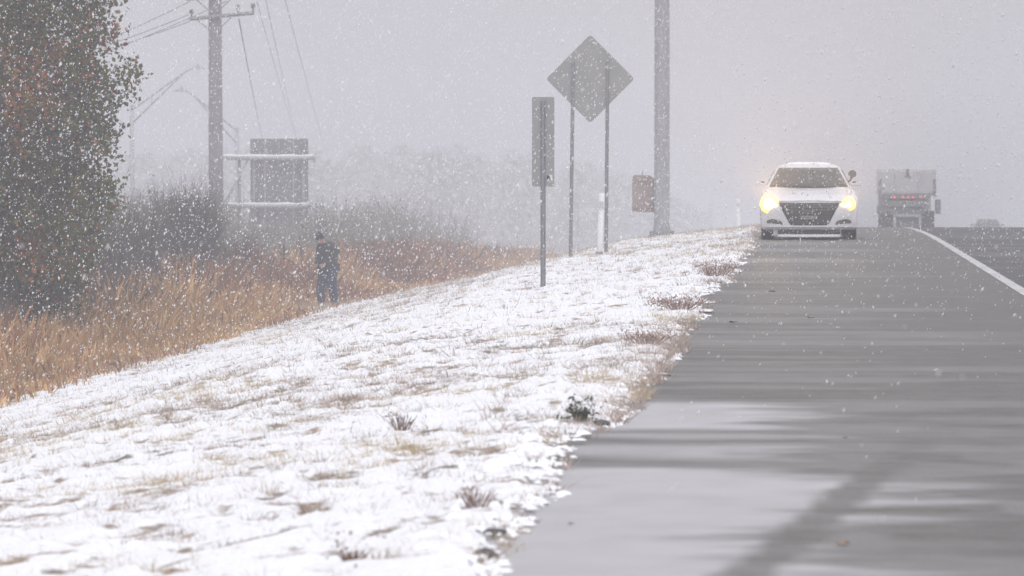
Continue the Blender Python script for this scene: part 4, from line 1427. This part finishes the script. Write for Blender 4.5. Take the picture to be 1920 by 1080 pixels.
GREYP = [(.10, .085, .085), (.13, .11, .105), (.08, .07, .07), (.15, .13, .11)]
upright_shrub(236, 88.0, 2.75, .75, 1500, 'bare grey upright shrub close to the right side of the leafy tree', GREYP, [3, 3, 2, 1])
upright_shrub(178, 84.0, 2.4, .8, 1300, 'bare grey shrub half hidden behind the leafy tree', GREYP, [3, 3, 2, 1])
upright_shrub(352, 98.0, 3.2, .8, 2000, 'bare grey upright shrub just left of the utility pole', GREYP, [3, 3, 2, 1])
upright_shrub(440, 104.0, 1.75, .62, 900, 'dark reddish brown bush among the dead grass left of the person', [(.10, .05, .04), (.14, .07, .05), (.07, .045, .04)], [2, 2, 1], 'brown_bush', .05, .8, .4)
upright_shrub(345, 90.0, 1.0, .35, 200, 'small yellow-green bush in the dead grass below the utility pole', [(.24, .24, .07), (.20, .17, .08), (.30, .29, .09)], [2, 2, 1], 'green_bush', .05, .8, .4)


# ---- thicket: one brushy mass
def thicket():
    C = []; H = []; RX = []
    for k in range(340):
        d_ = 92 + 105 * (random.random() ** 1.1)
        px = random.uniform(60, 1120)
        p = at(px, 400, d_)
        u_ = EDGE - p.x
        if u_ < 12.3 + .012 * d_:
            continue
        hh = random.uniform(1.3, 2.6) * (1 + (d_ - 92) / 130)
        if 400 < px < 620 and d_ < 182:
            hh = min(hh, max(.6, at(px, 408, d_).z - gz(p.x, p.y)))
        C.append((p.x, p.y, gz(p.x, p.y))); H.append(hh); RX.append(random.uniform(.8, 1.7))
    V, T, cc = twig_cloud(np.array(C), np.array(H), np.array(RX), 300, .013, [(.23, .22, .20), (.18, .175, .165), (.28, .26, .225), (.21, .215, .175)], [3, 3, 2, 2], .4, .9, .10)
    C2 = []; H2 = []; RX2 = []
    for k in range(85):
        d_ = random.uniform(66, 98)
        px = random.uniform(-90, 330)
        p = at(px, 600, d_)
        if EDGE - p.x < 11.6:
            continue
        C2.append((p.x, p.y, gz(p.x, p.y))); H2.append(random.uniform(.9, 1.6)); RX2.append(random.uniform(.5, 1.0))
    V2, T2, c2 = twig_cloud(np.array(C2), np.array(H2), np.array(RX2), 240, .009, [(.11, .085, .075), (.08, .065, .06), (.15, .11, .085), (.10, .095, .07)], [3, 3, 2, 1], .3, .8, .06)
    T = np.concatenate([T, T2 + len(V)]); V = np.concatenate([V, V2]); cc = np.concatenate([cc, c2])
    o = fast_mesh('roadside_thicket', V, T, M_TWIG, {'Col': ('FLOAT_COLOR', cc)})
    tag(o, 'tangled grey-green leafless thicket beyond the dead grass', 'brush', kind='stuff')


thicket()


# ---- far wood that reads as one mass
def far_wood():
    Vs, Ts, Cs = [], [], []
    off = 0
    rnd = random.Random(5)
    for k in range(170):
        d_ = rnd.uniform(430, 690)
        px = rnd.uniform(215, 1330)
        p = at(px, 400, d_)
        if EDGE - p.x < 7:
            continue
        zg = gz(p.x, p.y)
        top_px = float(np.interp(px, [215, 500, 900, 1050, 1150, 1250, 1340], [300, 285, 288, 305, 330, 370, 410])) + rnd.uniform(-12, 30)
        zt = at(px, top_px, d_).z
        h = zt - zg
        if h < 2: continue
        n = 520
        r_ = h * rnd.uniform(.28, .4)
        th = RNG.random(n) * 6.283; v = RNG.random(n)
        rad = r_ * np.sqrt(RNG.random(n)) * np.sin(np.clip(v * .85 + .15, 0, 1) * math.pi) ** .6
        pts = np.stack([p.x + rad * np.cos(th), p.y + rad * np.sin(th), zg + h * (.12 + .88 * v)], 1)
        c = pick([(.46, .46, .46), (.40, .40, .40), (.50, .50, .49)], [1, 1, 1], n)  # crown colour pale as the haze: part of the fading is painted in
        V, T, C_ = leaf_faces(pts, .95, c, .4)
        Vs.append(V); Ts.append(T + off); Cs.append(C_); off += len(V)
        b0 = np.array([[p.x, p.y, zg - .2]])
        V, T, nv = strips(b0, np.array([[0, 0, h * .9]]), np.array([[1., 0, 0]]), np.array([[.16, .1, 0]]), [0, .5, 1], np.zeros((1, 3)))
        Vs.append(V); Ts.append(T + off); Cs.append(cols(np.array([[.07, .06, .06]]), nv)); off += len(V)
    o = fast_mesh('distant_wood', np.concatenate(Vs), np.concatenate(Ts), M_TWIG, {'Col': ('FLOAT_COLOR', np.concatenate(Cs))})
    tag(o, 'far-off wood fading into the snowfall, its crowns tinted with haze', 'wood', kind='stuff')


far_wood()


# ---- weeds at the shoulder's edge
def weed(px, py, d, h, rx, n, label, pal, wts, name='weed_clump', leaf=.03):
    p = at(px, py, d)
    b = Vector((p.x, p.y, gz(p.x, p.y) + .02))
    t = thing(name, label, 'weed', b)
    mb = MB()
    for k in range(9):
        a = k * 2.4; r1 = rx * math.sqrt((k + .5) / 9)
        mb.tube([(r1 * .2 * math.cos(a), r1 * .2 * math.sin(a), -.03), (r1 * .7 * math.cos(a), r1 * .7 * math.sin(a), h * .5), (r1 * math.cos(a), r1 * math.sin(a), h * (.7 + .3 * random.random()))], [.005, .004, .0015], 5)
    mb.build('stem', mat('weed_stem', (.17, .10, .08), .9), t)
    V, T, cc = twig_cloud(np.array([[0, 0, .01]]), np.array([h]), np.array([rx]), n, .0028, pal, wts, .5, 1.2, leaf)
    fast_mesh('leaves', V, T, M_TWIG, {'Col': ('FLOAT_COLOR', cc)}, parent=t)


RED = [(.30, .20, .17), (.36, .25, .21), (.22, .15, .13), (.55, .48, .45)]
def edge_at(Y, u):
    """pixel-free placing: a point u metres left of the shoulder's edge"""
    return EDGE - u


def weed_uv(u_, Y_, *a, **k):
    X_ = EDGE - u_
    t0 = Vector((X_, Y_, 0))
    b = Vector((X_, Y_, gz(X_, Y_) + .02))
    # same builder, given the ground point
    label, h, rx, n, pal, wts, name, leaf = a
    t = thing(name, label, 'weed', b)
    mb = MB()
    for q in range(9):
        an = q * 2.4; r1 = rx * math.sqrt((q + .5) / 9)
        mb.tube([(r1 * .2 * math.cos(an), r1 * .2 * math.sin(an), -.03), (r1 * .7 * math.cos(an), r1 * .7 * math.sin(an), h * .5), (r1 * math.cos(an), r1 * math.sin(an), h * (.7 + .3 * random.random()))], [.005, .004, .0015], 5)
    mb.build('stem', mat('weed_stem', (.17, .10, .08), .9), t)
    V, T, cc = twig_cloud(np.array([[0, 0, .01]]), np.array([h]), np.array([rx]), n, .0028, pal, wts, .5, 1.2, leaf)
    fast_mesh('leaves', V, T, M_TWIG, {'Col': ('FLOAT_COLOR', cc)}, parent=t)


GRN = [(.07, .09, .06), (.10, .12, .08), (.05, .065, .05)]
weed_uv(.16, 54.0, 'reddish weed clump at the road edge, farthest toward the white car', .19, .34, 300, RED, [3, 2, 2, 1], 'weed_clump', .03)
weed_uv(.22, 41.5, 'broad reddish weed clump at the road edge beside the snowy stick', .14, .36, 300, RED, [3, 2, 2, 1], 'weed_clump', .028)
weed_uv(.22, 33.5, 'low pinkish weed clump at the road edge in the middle of the verge', .10, .27, 200, RED, [3, 2, 2, 1], 'weed_clump', .024)
weed_uv(.18, 23.3, 'dark green leafy weed at the road edge beside the slush', .09, .07, 130, GRN, [2, 2, 1], 'weed_clump', .03)
weed_uv(.28, 17.4, 'brown branching weed near the bottom of the verge', .09, .10, 34, RED, [3, 2, 2, 0], 'weed_clump', .018)
weed_uv(.55, 15.2, 'dry brown tuft at the bottom edge of the picture', .06, .07, 42, [(.25, .18, .12), (.18, .13, .09)], [1, 1], 'weed_clump', .018)
weed_uv(1.25, 24.2, 'dark spiky weed on the snow left of the road edge', .10, .10, 36, [(.10, .085, .08), (.13, .11, .09)], [1, 1], 'weed_clump', .015)


# ---- stones, sticks and leaves
def stone(X, Y, z, sc, label, seed):
    rnd = random.Random(seed)
    n, mrow = 12, 7
    vs = [];
    for j in range(mrow):
        ph = math.pi * (j + .0) / (mrow - 1)
        for i in range(n):
            a = 2 * math.pi * i / n
            k = 1 + .28 * (rnd.random() - .5)
            vs.append((sc[0] * k * math.sin(ph) * math.cos(a), sc[1] * k * math.sin(ph) * math.sin(a), sc[2] * k * math.cos(ph)))
    fs = [(j * n + i, j * n + (i + 1) % n, (j + 1) * n + (i + 1) % n, (j + 1) * n + i) for j in range(mrow - 1) for i in range(n)]
    t = thing('stone', label, 'stone', (X, Y, z))
    MB().add(vs, fs).build('rock', mat('dark_wet_stone', (.045, .043, .045), .55, (.08, .075, .075), 14, .4), t)
    MB().grid(lambda a, v: (sc[0] * .75 * a, sc[1] * (.1 + .8 * v), sc[2] * (.98 - .30 * a * a - .35 * v) + .004), np.linspace(-1, 1, 7), np.linspace(.05, .8, 6)).build('snow_cap', M_SNOW, t, True, solid=.01)


def edge_px(px, py, dz=0):
    dd = (CAMZ - dz) * F / (py - 310)
    return at(px, py, dd)


p = edge_px(910, 1052); stone(p.x, p.y, gz(p.x, p.y) + .02, (.045, .035, .028), 'larger dark wet stone at the bottom of the snowy road edge', 3)
p = edge_px(928, 1010); stone(p.x, p.y, gz(p.x, p.y) + .025, (.045, .03, .018), 'flat dark stone under snow just above the larger stone', 4)
p = edge_px(1128, 800); stone(p.x, p.y, gz(p.x, p.y) + .02, (.05, .04, .02), 'small dark stone at the road edge beside the green weed', 5)


def stick(px, py, ang, ln, r_, label, snow=True):
    p = edge_px(px, py)
    t = thing('stick', label, 'stick', (p.x, p.y, gz(p.x, p.y) + .0), ang)
    MB().tube([(-ln / 2, 0, r_), (-ln * .1, .01, r_ * 1.2), (ln / 2, -.01, r_ * .9)], [r_, r_ * .9, r_ * .5], 6).build('wood', mat('wet_stick', (.12, .10, .09), .8), t, True)
    if snow:
        MB().tube([(-ln * .46, 0, r_ * 1.9), (-ln * .1, .01, r_ * 2.1), (ln * .34, -.005, r_ * 1.8)], [r_ * .7, r_ * .75, r_ * .4], 6).build('snow_cap', M_SNOW, t, True)


stick(1319, 588, .15, .20, .012, 'snow dusted stick on the shoulder beside the reddish weeds')
stick(1240, 706, .1, .13, .010, 'short snowy stick on the shoulder, nearer of the two')
rl = random.Random(9)


def fallen_leaf(px, py, sz, col, label, nm='fallen_leaf'):
    p = edge_px(px, py)
    m_ = mat(nm + '_%d' % px, col, .6)
    o = MB()
    pts = []
    for k in range(10):
        a = 2 * math.pi * k / 10
        rr2 = sz * (1 if k % 2 == 0 else .62) * (.8 + .4 * rl.random())
        pts.append((rr2 * math.cos(a), rr2 * math.sin(a), .006 + .35 * sz * rl.random()))
    o.add([(0, 0, .008)] + pts, [(0, i + 1, (i + 1) % 10 + 1) for i in range(10)])
    ob = o.build(nm, m_, None, False, solid=.002)
    ob.location = (p.x, p.y, gz(p.x, p.y) + .002)
    tag(ob, label, 'leaf')


fallen_leaf(1580, 1023, .030, (.30, .14, .05), 'orange fallen leaf on the slush beside the dark wheel track')
fallen_leaf(1374, 606, .045, (.05, .045, .04), 'dark crumpled leaf on the shoulder beside the snow dusted stick')
fallen_leaf(1070, 985, .016, (.06, .05, .05), 'small dark leaf on the pale slush near the bottom')
fallen_leaf(1520, 597, .035, (.25, .20, .06), 'yellowish leaf lying far out on the wet shoulder')
fallen_leaf(1447, 548, .045, (.07, .06, .06), 'dark leaf on the shoulder below the white car')
fallen_leaf(1585, 823, .014, (.06, .055, .05), 'small dark leaf in the middle of the wet shoulder')


# ================================================================== falling snow
def falling_snow():
    pts = []; R_ = []
    for (y0, y1, dens) in ((7, 18, .8), (18, 30, 4.0), (30, 66, 10.5), (66, 112, 3.8)):
        n = int((y1 - y0) * 40 * 11 * dens)
        Y = y0 + (y1 - y0) * RNG.random(n)
        X = -28 + 40 * RNG.random(n); Z = -2.4 + 11 * RNG.random(n)
        ok = (X > -.225 * Y - 1.8) & (X < .075 * Y + 1.8) & (Z < CAMZ + .055 * Y + .8) & (Z > CAMZ - .11 * Y - .8)
        X, Y, Z = X[ok], Y[ok], Z[ok]
        ok = Z > ground_z(X, Y) + .05
        ok &= ~((np.abs(X) < 1.1) & (Y > 81) & (Y < 87) & (Z < 1.5))
        pts.append(np.stack([X, Y, Z], 1)[ok])
    P_ = np.concatenate(pts)
    n = len(P_)
    oc = np.array([(1, 0, 0), (-.5, .87, 0), (-.5, -.87, 0), (0, 0, 1), (0, 0, -1)], float)
    tri = np.array([(0, 1, 3), (1, 2, 3), (2, 0, 3), (1, 0, 4), (2, 1, 4), (0, 2, 4)])
    r_ = (.0036 + .0050 * RNG.random(n) ** 1.5 + .006 * RNG.random(n) ** 9) * np.interp(P_[:, 1], [7, 25, 40, 110], [.55, .8, 1.05, 1.35])
    sc = np.stack([r_ * (.7 + .5 * RNG.random(n)), r_ * (.7 + .5 * RNG.random(n)), r_ * (.9 + 1.3 * RNG.random(n) ** 1.5)], 1)
    Vb = oc[None] * sc[:, None, :] * (1 + (RNG.random((n, 5, 1)) - .5) * .5)
    a = RNG.normal(.35, .35, n)
    x = Vb[..., 0] * np.cos(a)[:, None] + Vb[..., 2] * np.sin(a)[:, None]
    z = -Vb[..., 0] * np.sin(a)[:, None] + Vb[..., 2] * np.cos(a)[:, None]
    V = np.stack([x, Vb[..., 1], z], 2) + P_[:, None, :]
    T = (np.arange(n)[:, None, None] * 5 + tri[None]).reshape(-1, 3)
    m = mat('snowflake', (.97, .97, .98), .8, (.97, .97, .98), 3, spec=.2, trans=.5)
    o = fast_mesh('falling_snow', V.reshape(-1, 3), T, m, smooth=True)
    tag(o, 'snowflakes falling through the air', 'snow', kind='stuff')
    print('flakes', n)


falling_snow()

# ================================================================== haze of snowfall
hz = MB().box((0, 330, -1.0), (1500, 960, 36.0))
m = bpy.data.materials.new('snow_haze'); m.use_nodes = True
n = m.node_tree.nodes; n.clear()
mo = n.new('ShaderNodeOutputMaterial'); pv = n.new('ShaderNodeVolumePrincipled')
pv.inputs['Color'].default_value = (.765, .768, .80, 1)
pv.inputs['Density'].default_value = 0.0033
pv.inputs['Anisotropy'].default_value = 0.35
m.node_tree.links.new(pv.outputs[0], mo.inputs['Volume'])
o = hz.build('haze', m)
tag(o, 'veil of falling snow that fades distant things', 'haze', kind='stuff')
